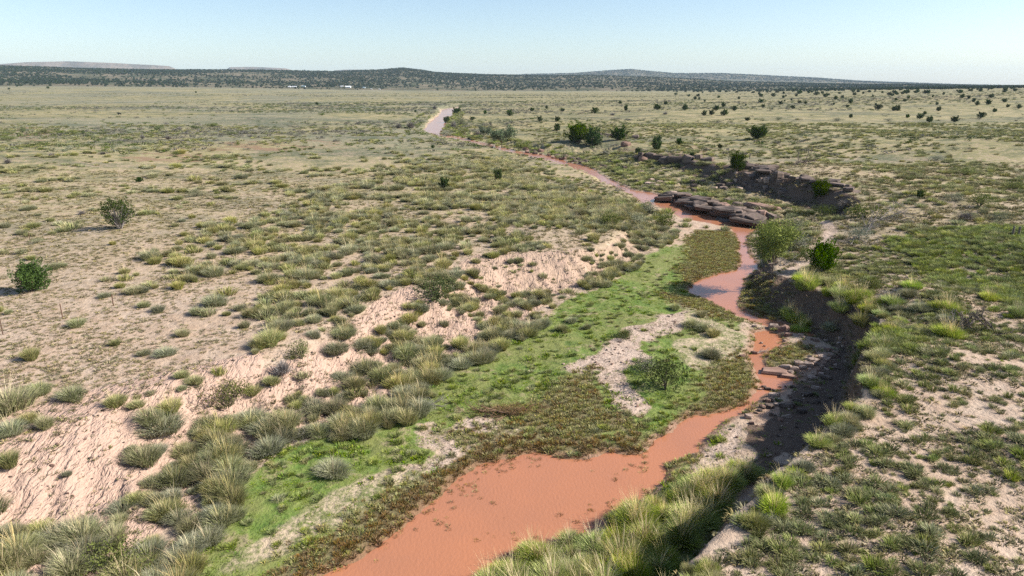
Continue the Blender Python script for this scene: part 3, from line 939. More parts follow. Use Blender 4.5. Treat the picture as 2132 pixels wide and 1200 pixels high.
def hill_mesh(name, sky_pts, r0, r1, r2, azs, base_drop, mat, seed, rough_amp):
    S = skyline(sky_pts)
    rs = np.concatenate([np.linspace(r0, r1, 46), np.linspace(r1, r2, 18)[1:]])
    R, A = np.meshgrid(rs, azs)
    # directions: az = x / y
    Y = R / np.sqrt(1 + A * A); X = A * Y
    v = S(A[:, 0])[:, None]
    ztop = CAM_Z + (HORIZON - v) / F_PX * r1 * 1.0
    zb = far_base(X, Y)
    t = sstep(r0, r1, R) ** .9
    Z = zb * (1 - t) + ztop * t
    Z = Z - (R > r1) * (ztop + 60) * sstep(r1, r2, R)
    Z = Z + rough_amp * (fbm(X, Y, 420, 4, seed) - .5) * np.clip(t * 4, 0, 1) * (1 - .75 * (t > .98))
    Z = Z - base_drop * (1 - sstep(r0, r0 + 250, R))
    na, nr = R.shape
    ii = (np.arange(na - 1)[:, None] * nr + np.arange(nr - 1)[None, :]).ravel()
    me = mesh_np(name, np.stack([X.ravel(), Y.ravel(), Z.ravel()], 1), None, mat, smooth=True, Q=np.stack([ii, ii + 1, ii + nr + 1, ii + nr], 1)[:, ::-1])
    return me, (rs, azs, Z)


HILL1 = [(-400, 149), (0, 150), (300, 151), (700, 153), (790, 150), (840, 146), (880, 150), (905, 154), (1000, 158), (1100, 160), (1250, 161),
         (1400, 166), (1500, 171), (1700, 176), (2132, 180), (2500, 181)]
HILL2 = [(900, 168), (1000, 163), (1100, 157), (1200, 155), (1270, 150), (1310, 148), (1340, 151), (1400, 156), (1500, 156), (1600, 161), (1700, 165), (1740, 167.5), (1800, 171), (2000, 177), (2200, 181)]
azs1 = np.linspace(-1.0, 1.0, 520)
hm1, HG1 = hill_mesh('hills', HILL1, 1900, 3800, 5200, azs1, 4.0, M_HILL, 71, 16)
structure('hills', hm1)
hm2, HG2 = hill_mesh('far_hills', HILL2, 5000, 7200, 8600, np.linspace(-.15, .82, 300), 30.0, M_HILL, 75, 20)
structure('far_hills', hm2)


def hz(HG, x, y):
    rs, azs, Z = HG
    R = np.hypot(x, y); A = x / y
    i = np.clip(np.searchsorted(rs, R) - 1, 0, len(rs) - 2); j = np.clip(np.searchsorted(azs, A) - 1, 0, len(azs) - 2)
    fr = (R - rs[i]) / (rs[i + 1] - rs[i]); fa = (A - azs[j]) / (azs[j + 1] - azs[j])
    return (Z[j, i] * (1 - fr) + Z[j, i + 1] * fr) * (1 - fa) + (Z[j + 1, i] * (1 - fr) + Z[j + 1, i + 1] * fr) * fa


def mesa(name, tops, r):
    """flat-topped mesa: talus skirt, cliff band, level top"""
    p = np.array(tops, float)
    us = np.linspace(p[0, 0], p[-1, 0], 90)
    vt = np.interp(us, p[:, 0], p[:, 1])
    az = (us - 1066) / F_PX * CP
    wob = (fbm(us * 1.0, us * 0 + 3, 60, 3, int(r)) - .5)
    prof = []
    for dr, f in ((-700, 0), (-330, .42), (-120, .78), (-60, .98), (0, 1.0), (1500, 1.0), (2100, 0)):
        zt = CAM_Z + (HORIZON - vt) / F_PX * r
        rr = r + dr + wob * 260
        z = -20 + (zt + 20) * f
        prof.append(np.stack([az / np.sqrt(1 + az * az) * rr, rr / np.sqrt(1 + az * az), z], 1))
    Pp = np.array(prof)           # profile x u
    a, b = Pp.shape[:2]
    ii = (np.arange(a - 1)[:, None] * b + np.arange(b - 1)[None, :]).ravel()
    return structure(name, mesh_np(name, Pp.reshape(-1, 3), None, M_MESA, smooth=True, Q=np.stack([ii, ii + 1, ii + b + 1, ii + b], 1)))


mesa('mesa', [(-420, 150), (-380, 144), (-100, 145), (0, 145), (60, 141), (150, 138.5), (240, 140.5), (330, 143), (358, 144.5), (372, 150), (385, 156)], 9000)
mesa('mesa', [(466, 156), (474, 150), (482, 145.5), (530, 144.5), (598, 147), (618, 152), (630, 157)], 9600)
mesa('mesa', [(688, 157), (698, 150.5), (720, 148.5), (790, 149), (830, 152), (850, 158)], 10200)

# ------------------------------------------------------------------ plants
def sample(y0, y1, dens, margin=8.0, slope=.80):
    """points spread evenly over the land between two distances, over the width in view and a little more"""
    area = slope * (y1 * y1 - y0 * y0) + 2 * margin * (y1 - y0)
    n = int(area * dens)
    y = np.sqrt(y0 * y0 + rng.random(n) * (y1 * y1 - y0 * y0))
    x = (rng.random(n) * 2 - 1) * (slope * y + margin)
    return x, y


def inframe(x, y, z):
    u, v, d = proj(x, y, z)
    return (u > -40) & (u < 2172) & (v < 1260) & (y > 0)


GREEN_GREY = (.175, .185, .095); GREEN_OLIVE = (.15, .165, .06); GREEN_BRIGHT = (.13, .20, .04); GREEN_DARK = (.085, .105, .04)
STRAW = (.46, .40, .24); STRAW_GREY = (.36, .34, .25)
TUSS = [tuft_mesh('tussock', 760, .95, .42, .80, .019, (.235, .255, .10), STRAW, 100 + i, .34, 14) for i in range(3)] + \
       [tuft_mesh('tussock', 760, .92, .50, .95, .019, (.225, .24, .115), STRAW_GREY, 110 + i, .35, 14) for i in range(3)]
TUSSG = [tuft_mesh('green_tussock', 780, .95, .46, .85, .019, (.235, .31, .065), (.50, .50, .20), 120 + i, .34, 34, (.60, .50, .30)) for i in range(4)]
MED = [tuft_mesh('bunchgrass', 130, 1.0, .55, .95, .055, (.235, .255, .11), STRAW, 130 + i, .33) for i in range(4)]
MEDG = [tuft_mesh('green_bunchgrass', 130, 1.0, .55, .95, .055, (.18, .225, .068), (.40, .39, .18), 140 + i, .25) for i in range(4)]
MEDD = [tuft_mesh('dark_bunchgrass', 130, 1.0, .55, .95, .055, (.145, .17, .065), (.34, .31, .18), 150 + i, .30) for i in range(4)]
SMALL = [tuft_mesh('dry_tuft', 22, 1.0, .55, 1.25, .16, (.14, .13, .07), (.38, .32, .19), 160 + i, .4) for i in range(4)]
SEDG = [tuft_mesh('sedge_tuft', 26, 1.0, .5, .9, .10, (.15, .12, .05), (.30, .185, .10), 170 + i, .45) for i in range(3)] + \
       [tuft_mesh('sedge_tuft', 26, 1.0, .5, .9, .10, (.23, .25, .09), (.44, .37, .19), 175, .45)]
TURF = [tuft_mesh('turf_tuft', 20, 1.0, .9, 1.2, .16, (.13, .205, .034), (.29, .31, .10), 180 + i, .28) for i in range(3)]

BAND_L = PX([(-150, 1300), (-60, 1090), (60, 1060), (150, 1045), (262, 965), (310, 850), (400, 850), (540, 795), (565, 735), (650, 690), (700, 650), (760, 655), (850, 625),
             (880, 575), (960, 560), (1100, 575), (1210, 565), (1290, 515), (1230, 470), (1290, 425), (1330, 412), (1400, 440), (1415, 485), (1335, 540), (1245, 590), (1180, 612),
             (1115, 690), (1005, 728), (925, 785), (862, 850), (720, 893), (610, 900), (530, 960), (490, 1050), (410, 1120), (390, 1210), (250, 1300)], 1.3)
BENCH_R = PX([(985, 1240), (1000, 1185), (1090, 1140), (1200, 1100), (1330, 1045), (1440, 1005), (1540, 965), (1590, 950), (1560, 1005), (1450, 1100), (1360, 1190), (1270, 1300), (1000, 1300)], .7)
BAND_M = PX([(470, 520), (640, 430), (760, 380), (900, 320), (1050, 315), (1200, 360), (1300, 410), (1300, 470), (1200, 520), (960, 545), (860, 600), (740, 650), (600, 680), (480, 650), (380, 600)], 2.9)
MEADOW_R = PX([(1850, 480), (1960, 460), (2150, 470), (2300, 500), (2300, 640), (2132, 620), (2050, 600), (1960, 560), (1900, 505)], 4.2)
MEADOW_R2 = PX([(1790, 665), (1850, 655), (1900, 670), (1930, 720), (1880, 760), (1820, 740)], 4.1)
CLUMPS_R = PX([(1640, 575), (1760, 600), (1850, 600), (1960, 570), (2140, 590), (2300, 640), (2300, 720), (2100, 720), (1960, 690), (1860, 660), (1800, 690), (1720, 640)], 3.8)
GRASS_FAR_R = PX([(1720, 345), (1900, 330), (2050, 340), (2100, 380), (1950, 380), (1800, 370)], 4.8)
SLOPE_R = PX([(1380, 395), (1300, 370), (1240, 340), (1160, 318), (1200, 300), (1330, 320), (1480, 345), (1560, 400), (1680, 430), (1760, 470), (1700, 560), (1640, 570), (1620, 480), (1560, 440)], 1.8)

things = []      # (x, y, z, height, meshes, label, group)


def add_clumps(x, y, h, meshes, label, group):
    z = gz(x, y)
    for a in zip(x, y, z, h):
        things.append((*a, meshes, label, group))


# --- tall bunchgrass along the left bank
x, y = sample(18, 125, 2.4)
dB = sdf(x + 1.6 * (fbm(x, y, 2, 2, 31) - .5), y + 1.6 * (fbm(x, y, 2, 2, 32) - .5), BAND_L)
pat = fbm(x, y, 4.5, 3, 33)
keep = (dB < 0) & (rng.random(len(x)) < np.clip(.25 + 3.0 * (pat - .40), .05, .95)) & (sd_many(x, y, WATERS) > .4) & (sd_many(x, y, PINKSLOPE) > .3)
x, y = x[keep], y[keep]
hh = np.where(y < 50, 1.08, .9) * (.36 + .68 * rng.random(len(x)) ** 1.3)
add_clumps(x, y, hh, TUSS, 'grey-green bunchgrass tussock on the sandy slope above the bright green strip', 'tall tussocks on the sloping west bank')
x, y = sample(20, 80, .55)
t0 = sdf(x, y, TOP); f0 = sdf(x, y, FOOT)
keep = (t0 < .8) & (f0 > .2) & (x < .12 * y) & (rng.random(len(x)) < np.clip(.2 + 2.2 * (fbm(x, y, 3, 3, 34) - .42), .05, .8))
x, y = x[keep], y[keep]
add_clumps(x, y, .25 + .45 * rng.random(len(x)) ** 1.5, TUSS + MED, 'small bunchgrass clump on the worn pink face of the west bank', 'small clumps on the worn pink bank')
# --- lush tussocks on the bench below the cut bank
x, y = sample(16, 50, 2.2)
keep = (sdf(x, y, BENCH_R) < 0) & (sd_many(x, y, WATERS) > .15) & (rng.random(len(x)) < .72)
x, y = x[keep], y[keep]
add_clumps(x, y, (.62 + .5 * rng.random(len(x))), TUSSG, 'lush yellow-green tussock on the bench between the pool and the shaded cut bank', 'lush tussocks on the bench under the cut bank')
# --- clumps on the east bank near the trees
x, y = sample(35, 85, .40)
keep = (sdf(x, y, CLUMPS_R) < 0) & (rng.random(len(x)) < np.clip(3.2 * (fbm(x, y, 5, 3, 35) - .40), .05, .9))
x, y = x[keep], y[keep]
add_clumps(x, y, .6 + .5 * rng.random(len(x)), TUSSG[:2] + TUSS[3:], 'dark green rounded tussock on the sandy east bank near the juniper', 'rounded tussocks on the east bank')
SLOPE_T = PX([(1620, 585), (1700, 590), (1790, 630), (1830, 665), (1800, 700), (1740, 680), (1680, 650), (1630, 620)], 1.8)
x, y = sample(40, 75, 1.0)
keep = (sdf(x, y, SLOPE_T) < 0) & (rng.random(len(x)) < .6)
x, y = x[keep], y[keep]
add_clumps(x, y, .6 + .6 * rng.random(len(x)), TUSSG + TUSS[:2], 'tussock on the steep shaded bank between the juniper and the stream bed', 'tussocks on the steep shaded bank')
# --- single tussocks on the upland west of the river, where the photograph shows them
for u, v, h in [(65, 748, .9), (160, 680, .75), (540, 725, .8), (640, 600, .6), (20, 855, 1.5), (85, 820, .8), (150, 832, .9), (240, 845, .7), (20, 905, .9), (95, 890, .7),
                (60, 880, .6), (20, 970, .8), (340, 900, 1.3), (310, 880, 1.0), (355, 860, .9), (285, 850, .5), (218, 620, .6), (280, 612, .9), (260, 570, .7), (300, 640, .6), (330, 650, .7),
                (345, 740, .7), (380, 700, .6), (300, 740, .5), (240, 720, .5), (710, 890, 1.0), (775, 875, .95), (815, 850, .8), (845, 840, .7), (1085, 695, .8), (1170, 690, .7), (1190, 672, .6), (1222, 685, .55),
                (1030, 720, .6), (695, 990, 1.0), (1465, 690, .95), (1485, 700, .8), (1440, 680, .8), (1480, 745, .9), (1460, 660, .7), (1405, 645, .7), (1300, 700, .6),
                (105, 462, .7), (235, 510, .55), (250, 600, .6), (400, 455, .7), (380, 462, .6), (500, 470, .6), (80, 450, .5), (420, 560, .6)]:
    px, py, pz, dd = hit(u, v)
    things.append((px, py, pz, h, TUSS, 'pale grey-green tussock standing alone on open sandy ground', 'single tussocks on open sand'))
for k in range(70):      # rim of the cut bank
    i = rng.integers(0, len(cl) - 1); f = rng.random()
    p = cl[i, :2] * (1 - f) + cl[i + 1, :2] * f - nrm[i] * rng.uniform(.1, 1.3)
    if 15 < p[1] < 80:
        things.append((p[0], p[1], float(gz(p[0], p[1])), rng.uniform(.35, .75), TUSSG + TUSS, 'small tussock overhanging the rim of the shaded cut bank', 'tussocks along the rim of the cut bank'))
# --- mid-distance bunchgrass over the western upland
x, y = sample(40, 200, .95)
dm = sdf(x + 9 * (fbm(x, y, 9, 3, 36) - .5), y + 14 * (fbm(x, y, 9, 3, 37) - .5), BAND_M)
pat = fbm(x, y * .8, 6, 3, 38)
pr = np.clip(sstep(9, -5, dm) * (.22 + 2.8 * (pat - .38)), 0, .95)
pr = np.where(x < .16 * y, np.maximum(pr, .30 * np.clip(9 * (fbm(x, y, 5, 2, 39) - .66), 0, 1)), pr)
keep = (rng.random(len(x)) < pr) & (sdf(x, y, TOP) > .3)
x, y = x[keep], y[keep]
hh = (.42 + .50 * rng.random(len(x))) * np.where(y > 110, 1.15, 1)
hh *= np.where(rng.random(len(x)) < .15, 1.4, 1)
add_clumps(x, y, hh, MED[:2] + TUSS, 'knee-high bunchgrass clump on the upland west of the river', 'bunchgrass clumps on the west upland')
# --- meadow patches on the east side
x, y = sample(40, 110, 3.0)
d1 = np.minimum(sdf(x + 3 * (fbm(x, y, 3, 3, 44) - .5), y + 5 * (fbm(x, y, 3, 3, 45) - .5), MEADOW_R), sdf(x, y, MEADOW_R2))
keep = (d1 < 0) & (rng.random(len(x)) < np.clip(.9 + 2 * (fbm(x, y, 4, 3, 46) - .5), .2, 1))
x, y = x[keep], y[keep]
add_clumps(x, y, .32 + .36 * rng.random(len(x)), MEDG, 'bright green bunchgrass clump in the dense patch on the east bank', 'green bunchgrass patch on the east bank')
# --- scattered clumps of the near eastern upland
x, y = sample(18, 75, 7.4)
er = (x > .25 * y) & (sdf(x, y, TOP) > .25)
pat = fbm(x, y, 2.6, 3, 47)
keep = er & (rng.random(len(x)) < np.clip(.26 + 2.2 * (pat - .42), 0.08, .9))
x, y = x[keep], y[keep]
add_clumps(x, y, (.13 + .36 * rng.random(len(x)) ** 2.1) * np.where(y > 45, 1.15, 1), MEDD + MEDG[:1] + MED[:1], 'low dark green grass clump on the sand above the cut bank', 'low grass clumps above the cut bank')
# --- far grass and scrub
x, y = sample(70, 330, .42)
er = (sdf(x, y, TOP) > .5)
pat = fbm(x, y * .6, 12, 3, 48)
left_side = x < .1 * y
pr = np.where(left_side, np.clip(2.2 * (pat - .45), 0.0, .6) * sstep(95, 140, y), np.clip(.12 + 2.4 * (pat - .42), .05, .7))
keep = er & (rng.random(len(x)) < pr)
x, y = x[keep], y[keep]
add_clumps(x, y, .35 + .5 * rng.random(len(x)), MED + MEDD[:2], 'grass clump far out on the tan plain', 'grass clumps far out on the plain')
x, y = sample(60, 200, 1.2)
keep = (sdf(x, y, SLOPE_R) < 0) & (sd_many(x, y, WATERS) > .3) & (rng.random(len(x)) < np.clip(.35 + 2 * (fbm(x, y, 5, 3, 49) - .5), .1, .8))
x, y = x[keep], y[keep]
add_clumps(x, y, .35 + .6 * rng.random(len(x)), MED + MEDD, 'grass clump among the rocks on the far river bank', 'grass clumps among the rocky far bank')
# --- reeds and clumps fringing the far reach of the river
x, y = sample(95, 520, .20)
dw = sd_many(x, y, WATERS)
keep = (dw > .3) & (dw < 9) & (rng.random(len(x)) < .55)
x, y = x[keep], y[keep]
add_clumps(x, y, .6 + .7 * rng.random(len(x)), MED + MEDG, 'grass clump fringing the far reach of the river', 'grass fringing the far reach of the river')

# the largest 300 clumps in view become things of their own, the rest one mass
A = np.array([(t[0], t[1], t[2], t[3]) for t in things])
ok_ = dline(A[:, 0], A[:, 1], PATHS[0]) > .95
things = [t for t, k_ in zip(things, ok_) if k_]
A = A[ok_]
lw = np.minimum(dline(A[:, 0], A[:, 1], world_poly(LEFT_TOP)), 99)
A[:, 3] *= np.where((A[:, 1] > 114) & (A[:, 1] < 262) & (lw < 9), np.clip(.22 + lw / 14, .22, 1), np.where((A[:, 1] >= 262) & (lw < 7), .4, 1))
u, v, dd = proj(A[:, 0], A[:, 1], A[:, 2])
vis = inframe(A[:, 0], A[:, 1], A[:, 2])
size = np.where(vis & (v < 1215), A[:, 3] / dd, 0)
order = np.argsort(-size)
MARKS = [(n_, *hit(u_, v_)[:2]) for n_, u_, v_ in [
    ('the driftwood heap', 1060, 862), ('the brown feathery shrub', 440, 850), ('the bare twiggy shrub', 590, 780), ('the big dark shrub', 910, 625),
    ('the lime-tinged shrub', 250, 1190), ('the sand-bar shrub', 1385, 812), ('the airy riverside tree', 1607, 577), ('the juniper by the path', 1709, 566),
    ('the twisted stump', 2000, 692), ('the upright juniper', 70, 607), ('the row of pale slabs', 1680, 762), ('the pool head', 1420, 900), ('the pool-side green mound', 1310, 930)]]


def clump_label(k, me, h):
    grp = things[k][6]
    look = {'tussock': 'straw-plumed' if me in TUSS[:3] else 'grey mop-like', 'green_tussock': 'yellow-green', 'bunchgrass': 'sparse pale', 'green_bunchgrass': 'bright green', 'dark_bunchgrass': 'dark green'}[me.name.split('.')[0]]
    size_ = 'tall' if h > .95 else 'medium' if h > .65 else 'small'
    place = {'tall tussocks on the sloping west bank': 'on the sandy west bank', 'small clumps on the worn pink bank': 'on the worn pink bank face', 'lush tussocks on the bench under the cut bank': 'on the bench under the cut bank',
             'rounded tussocks on the east bank': 'on the sandy east bank', 'tussocks on the steep shaded bank': 'on the steep shaded bank', 'single tussocks on open sand': 'alone on open sand',
             'tussocks along the rim of the cut bank': 'on the rim of the cut bank', 'bunchgrass clumps on the west upland': 'on the west upland', 'green bunchgrass patch on the east bank': 'in the green east-bank patch',
             'low grass clumps above the cut bank': 'on the sand above the cut bank'}.get(grp, 'on the far plain')
    dm_ = [math.hypot(x_ - A[k, 0], y_ - A[k, 1]) for _, x_, y_ in MARKS]
    j = int(np.argmin(dm_))
    return size_ + ' ' + look + ' tussock ' + place + (' near ' + MARKS[j][0] if dm_[j] < 7 else '')


for k in order[:300]:
    px, py, pz, _, ms, lab, grp = things[k]
    h = A[k, 3]
    me = ms[rng.integers(0, len(ms))]
    o = link('grass_tussock', me, None, (px, py, pz), (0, 0, rng.random() * 6.28), (h * rng.uniform(1.0, 1.35), h * rng.uniform(1.0, 1.35), h))
    tag(o, clump_label(k, me, h), 'grass', grp)
ALLT = TUSS + TUSSG + MED + MEDG + MEDD
TI = {m.name: i for i, m in enumerate(ALLT)}
rest = order[300:]
idx = [TI[things[k][4][rng.integers(0, len(things[k][4]))].name] for k in rest]
hh = A[rest, 3]
wid = rng.uniform(.95, 1.4, len(rest)) * np.where(dd[rest] > 110, 1.2, 1)
stuff_object('bunchgrass', 'bunchgrass clumps spread over both uplands beyond the nearest tussocks', 'grass', ALLT, A[rest, :3], idx,
             np.stack([hh * wid, hh * wid, hh], 1), rng.random(len(rest)) * 6.28)
print('clumps', len(things))

# --- small dry tufts that speckle the sand
x, y = sample(16, 150, 12.0)
pk = np.minimum(1, (42 / np.maximum(y, 42)) ** 1.7)
k = rng.random(len(x)) < pk
x, y = x[k], y[k]
z, m = land(x, y)
pr = (1 - m['valley']) * (1 - .35 * m['pink']) * (1 - m['sand']) * np.clip(.35 + 2.4 * (fbm(x, y, 3.5, 4, 55) - .38), .08, 1)
k = rng.random(len(x)) < pr
x, y = x[k], y[k]
h = (.075 + .13 * rng.random(len(x)) ** 1.8) * np.where(x > .25 * y, 1.3, 1.0) * np.clip(y / 55, 1, 1.7)
stuff_object('dry_grass_tufts', 'short dry tufts of grass speckling the pink sand', 'grass', SMALL, np.stack([x, y, gz(x, y) - .005], 1), rng.integers(0, 4, len(x)),
             np.stack([h * 1.5, h * 1.5, h], 1), rng.random(len(x)) * 6.28)
print('tufts', len(x))
# --- turf
x, y = sample(17, 95, 22.0, slope=.45)
k = rng.random(len(x)) < np.minimum(1, (38 / np.maximum(y, 38)) ** 1.5)
x, y = x[k], y[k]
z, m = land(x, y)
k = rng.random(len(x)) < np.maximum(m['turf'], .12 * m['valley'] * (m['water'] < .1) * sstep(.75, .3, m['sand'])) * (1 - m['sedge']) * np.clip(.5 + 3 * (fbm(x, y, 1.8, 3, 57) - .42), .1, 1)
x, y = x[k], y[k]
tall = rng.random(len(x)) < .6 * sstep(.62, .72, fbm(x, y, 1.3, 2, 58))
h = np.where(tall, .14 + .16 * rng.random(len(x)), .035 + .05 * rng.random(len(x)))
wd = np.where(tall, 1.1, 2.4) * h
mixed = rng.random(len(x)) < .05 + .10 * sstep(.5, .65, fbm(x, y, 2.2, 3, 63))
h = np.where(mixed, .14 + .22 * rng.random(len(x)), h); wd = np.where(mixed, h * 1.2, wd)
tix = np.where(mixed, rng.integers(3, 6, len(x)), rng.integers(0, 3, len(x)))
stuff_object('short_green_grass', 'short bright green grass carpeting the strip beside the river', 'grass', TURF + MEDG[:2] + MED[:1], np.stack([x, y, gz(x, y) - .005], 1), tix,
             np.stack([wd, wd, h], 1), rng.random(len(x)) * 6.28)
print('turf', len(x))
# --- sedge along the water and dead stalks standing in it
x, y = sample(17, 95, 34.0, slope=.62)
z, m = land(x, y)
dw = sd_many(x, y, WATERS)
pr = m['sedge'] * sstep(-.3, .3, dw + .5 * (fbm(x, y, 1, 2, 59) - .5)) * .8
shal = (y < 48) & (x < .25 * y) & (dw > -3.0) & (dw < 0) & (x < .16 * y + 2)
pr = np.maximum(pr, np.where(shal, .26 * sstep(.46, .60, fbm(x, y, 1.2, 2, 60)) * sstep(-3.0, -.2, dw) * sstep(24, 31, y), 0))
pr = np.maximum(pr, np.where((dw > 0) & (dw < .5) & (m['valley'] > .5), .10, 0))
k = rng.random(len(x)) < pr
x, y = x[k], y[k]; dw = dw[k]
h = .13 + .15 * rng.random(len(x))
h = np.where(dw < -.1, h * .7, h)
brown = (y < 44) & (x < .2 * y) & (dw < 1.6 + 1.5 * (fbm(x, y, 2, 2, 62) - .5))
six = np.where(brown, rng.integers(0, 4, len(x)), np.where(rng.random(len(x)) < .75, 3, rng.integers(0, 3, len(x))))
stuff_object('sedge', 'brown and olive sedge crowding the edges of the muddy water', 'sedge', SEDG, np.stack([x, y, np.maximum(gz(x, y), -.03) - .01], 1), six,
             np.stack([h * 1.25, h * 1.25, h], 1), rng.random(len(x)) * 6.28)
print('sedge', len(x))

# ------------------------------------------------------------------ junipers, trees and shrubs
JUN_HI = [juniper(201, 52, 120, .020, 0, (.06, .10, .018), (.115, .175, .03), .44, .10),
          juniper(202, 46, 110, .020, 0, (.045, .075, .018), (.085, .125, .03), .36, .14)]
JUN_OPEN = juniper(203, 40, 75, .022, 1.0, (.05, .085, .025), (.09, .125, .045), .50, .22, 4)
JUN_MID = [juniper(210 + i, 34, 50, .040, 0, (.045, .075, .020), (.085, .12, .035), .42 + .05 * i, .10) for i in range(4)]
JUN_LOW = [juniper(220 + i, 12, 14, .11, 0, (.038, .058, .024), (.06, .085, .036), .5, .10, 1)[0] for i in range(3)]


def place_juniper(name, pair, loc, h, w, label, group=None, cat='tree'):
    t = bpy.data.objects.new(name, None); COL.objects.link(t)
    t.location = loc; t.rotation_euler = (0, 0, rng.random() * 6.28); t.scale = (w, w, h)
    t.empty_display_size = .2
    tag(t, label, cat, group)
    link('crown', pair[0], t); link('trunk', pair[1], t)
    return t


def at(u, v):
    px, py, pz, dd = hit(u, v)
    _, _, d = proj(px, py, pz)
    return px, py, pz, float(d)


for u, v, hp, pair, wf, lab in [
        (70, 607, 68, JUN_HI[0], 1.15, 'bright green upright juniper casting a long shadow on the sandy upland'),
        (250, 477, 64, JUN_OPEN, 1.1, 'open juniper with bare pale branches showing on the sandy upland'),
        (925, 396, 26, JUN_MID[0], .95, 'small dark oval juniper, the shorter of two on the western grass upland'),
        (1037, 381, 29, JUN_HI[1], .95, 'taller of two small dark junipers on the western grass upland'),
        (1709, 566, 70, JUN_HI[0], 1.0, 'dark green juniper beside the sandy path on the east bank'),
        (1205, 298, 42, JUN_HI[0], 1.5, 'large broad dark juniper above the rocky cut on the far bank'),
        (1235, 306, 36, JUN_MID[1], 1.1, 'dark juniper against the shaded rock cut of the far bank'),
        (1288, 293, 29, JUN_MID[2], 1.15, 'rounded juniper on top of the red rock knob'),
        (1577, 290, 28, JUN_HI[1], 2.0, 'wide squat dark juniper bush alone on the eastern grass plain'),
        (1533, 358, 42, JUN_HI[1], 1.1, 'dark juniper at the head of the long shaded rock ledge'),
        (1708, 412, 38, JUN_HI[0], 1.2, 'dense juniper at the foot of the long shaded rock ledge'),
        (1367, 312, 27, JUN_MID[0], 1.0, 'juniper growing below the dark red bank'),
        (1414, 302, 14, JUN_MID[3], 1.0, 'small juniper on the crest of the dark red bank'),
        (290, 380, 10, JUN_MID[1], 1.7, 'low dark green juniper shrub on the bare tan flat'),
        (1915, 412, 17, JUN_MID[2], 1.0, 'tiny juniper on the sparse gravelly ground east of the path')]:
    px, py, pz, d = at(u, v)
    h = hp * d / F_PX
    place_juniper('juniper', pair, (px, py, pz - .02), h * 1.02, h * wf, lab)
n_j = 15
for u, v, hp in [(950, 238, 13), (1061, 242, 13), (1108, 232, 8), (1138, 227, 6), (1171, 233, 7), (1238, 237, 13), (1303, 231, 11), (1368, 229, 12), (1124, 254, 12), (1160, 254, 11), (1160, 273, 15),
                 (1010, 238, 8), (930, 256, 13), (983, 251, 8), (1328, 322, 14), (901, 309, 7), (865, 234, 5), (1499, 310, 10), (1441, 329, 11), (1556, 252, 8), (1529, 231, 10),
                 (1508, 241, 12), (1491, 231, 11), (1481, 240, 11), (1466, 242, 11), (1954, 232, 10), (1935, 255, 13), (2042, 247, 13), (2034, 220, 9), (1925, 239, 7), (1889, 246, 8), (1915, 248, 11),
                 (2121, 227, 9), (2003, 205, 9), (2017, 206, 7), (1771, 246, 8), (1664, 216, 7), (1677, 217, 6), (1625, 218, 8), (1447, 208, 7), (1584, 202, 7), (1610, 202, 8), (1718, 203, 9), (1699, 199, 8), (1664, 196, 9),
                 (1823, 220, 5), (1736, 219, 5), (2098, 224, 7), (2091, 214, 8), (1865, 210, 6), (1883, 212, 6), (1942, 203, 5), (1427, 227, 8), (36, 181, 5), (71, 180, 4), (100, 185, 5), (19, 187, 4), (408, 194, 4), (660, 219, 6)]:
    px, py, pz, d = at(u, v)
    h = min(max(hp * d / F_PX, 1.0), 6.0)
    place_juniper('juniper', JUN_MID[rng.integers(0, 4)], (px, py, pz - .03), h, h * rng.uniform(1.0, 1.35),
                  'small dark juniper dotted on the open tan plain', 'junipers dotted over the plain')
    n_j += 1
# the eastern rise carries many more, thicker towards its skyline
cand = []
while len(cand) < 140:
    r = 330 * (1400 / 330) ** rng.random(); a = rng.uniform(.12, .86)
    dens = sstep(300, 1000, r) * sstep(.08, .5, a) * (.35 + 1.6 * fbm(np.array([r * a]), np.array([r]), 120, 3, 88)[0] - .3)
    if rng.random() < dens:
        y = r / math.sqrt(1 + a * a); x = a * y
        cand.append((x, y))
for x, y in cand:
    h = rng.uniform(1.6, 3.8)
    place_juniper('juniper', JUN_MID[rng.integers(0, 4)], (x, y, float(gz(x, y)) - .05), h, h * rng.uniform(1.0, 1.5),
                  'dark juniper on the wooded rise at the eastern skyline', 'junipers on the eastern rise')

# the far woodland: too many and too small to count
n = 110000
r = np.sqrt(1250 ** 2 + rng.random(n) * (4300 ** 2 - 1250 ** 2)); a = rng.uniform(-.95, .95, n)
y = r / np.sqrt(1 + a * a); x = a * y
nn = fbm(x, y, 260, 4, 91) + .25 * (fbm(x, y, 60, 3, 92) - .5)
start = np.interp(a, [-.9, -.4, -.1, .1, .3, .6, .9], [2050, 2050, 2150, 2000, 1500, 1250, 1250])
p = sstep(start - 150, start + 350, r) * np.clip(.62 + 3.0 * (nn - .45), .10, 1)
p = np.where(a > -.1, p * np.interp(a, [-.1, .1, .4, .9], [.85, .55, .45, .35]), p)
k = rng.random(n) < p * .85
x, y, r = x[k], y[k], r[k]
zg = gz(x, y)
zz = np.where(r > 1920, np.maximum(hz(HG1, x, y), zg), zg)
h = 2.6 + 2.6 * rng.random(len(x))
stuff_object('juniper_woodland', 'dark juniper woodland covering the far hills', 'woodland', JUN_LOW, np.stack([x, y, zz - .3], 1), rng.integers(0, 3, len(x)),
             np.stack([h * 1.5, h * 1.5, h], 1), rng.random(len(x)) * 6.28)
print('woodland', len(x))
n = 9000
r = rng.uniform(6000, 7250, n); a = rng.uniform(-.12, .8, n)
y = r / np.sqrt(1 + a * a); x = a * y
h = 4 + 3.0 * rng.random(n)
stuff_object('distant_woodland', 'blue-grey woodland on the farthest rounded hill', 'woodland', JUN_LOW, np.stack([x, y, hz(HG2, x, y) - .3], 1), rng.integers(0, 3, n),
             np.stack([h * 1.6, h * 1.6, h], 1), rng.random(n) * 6.28)


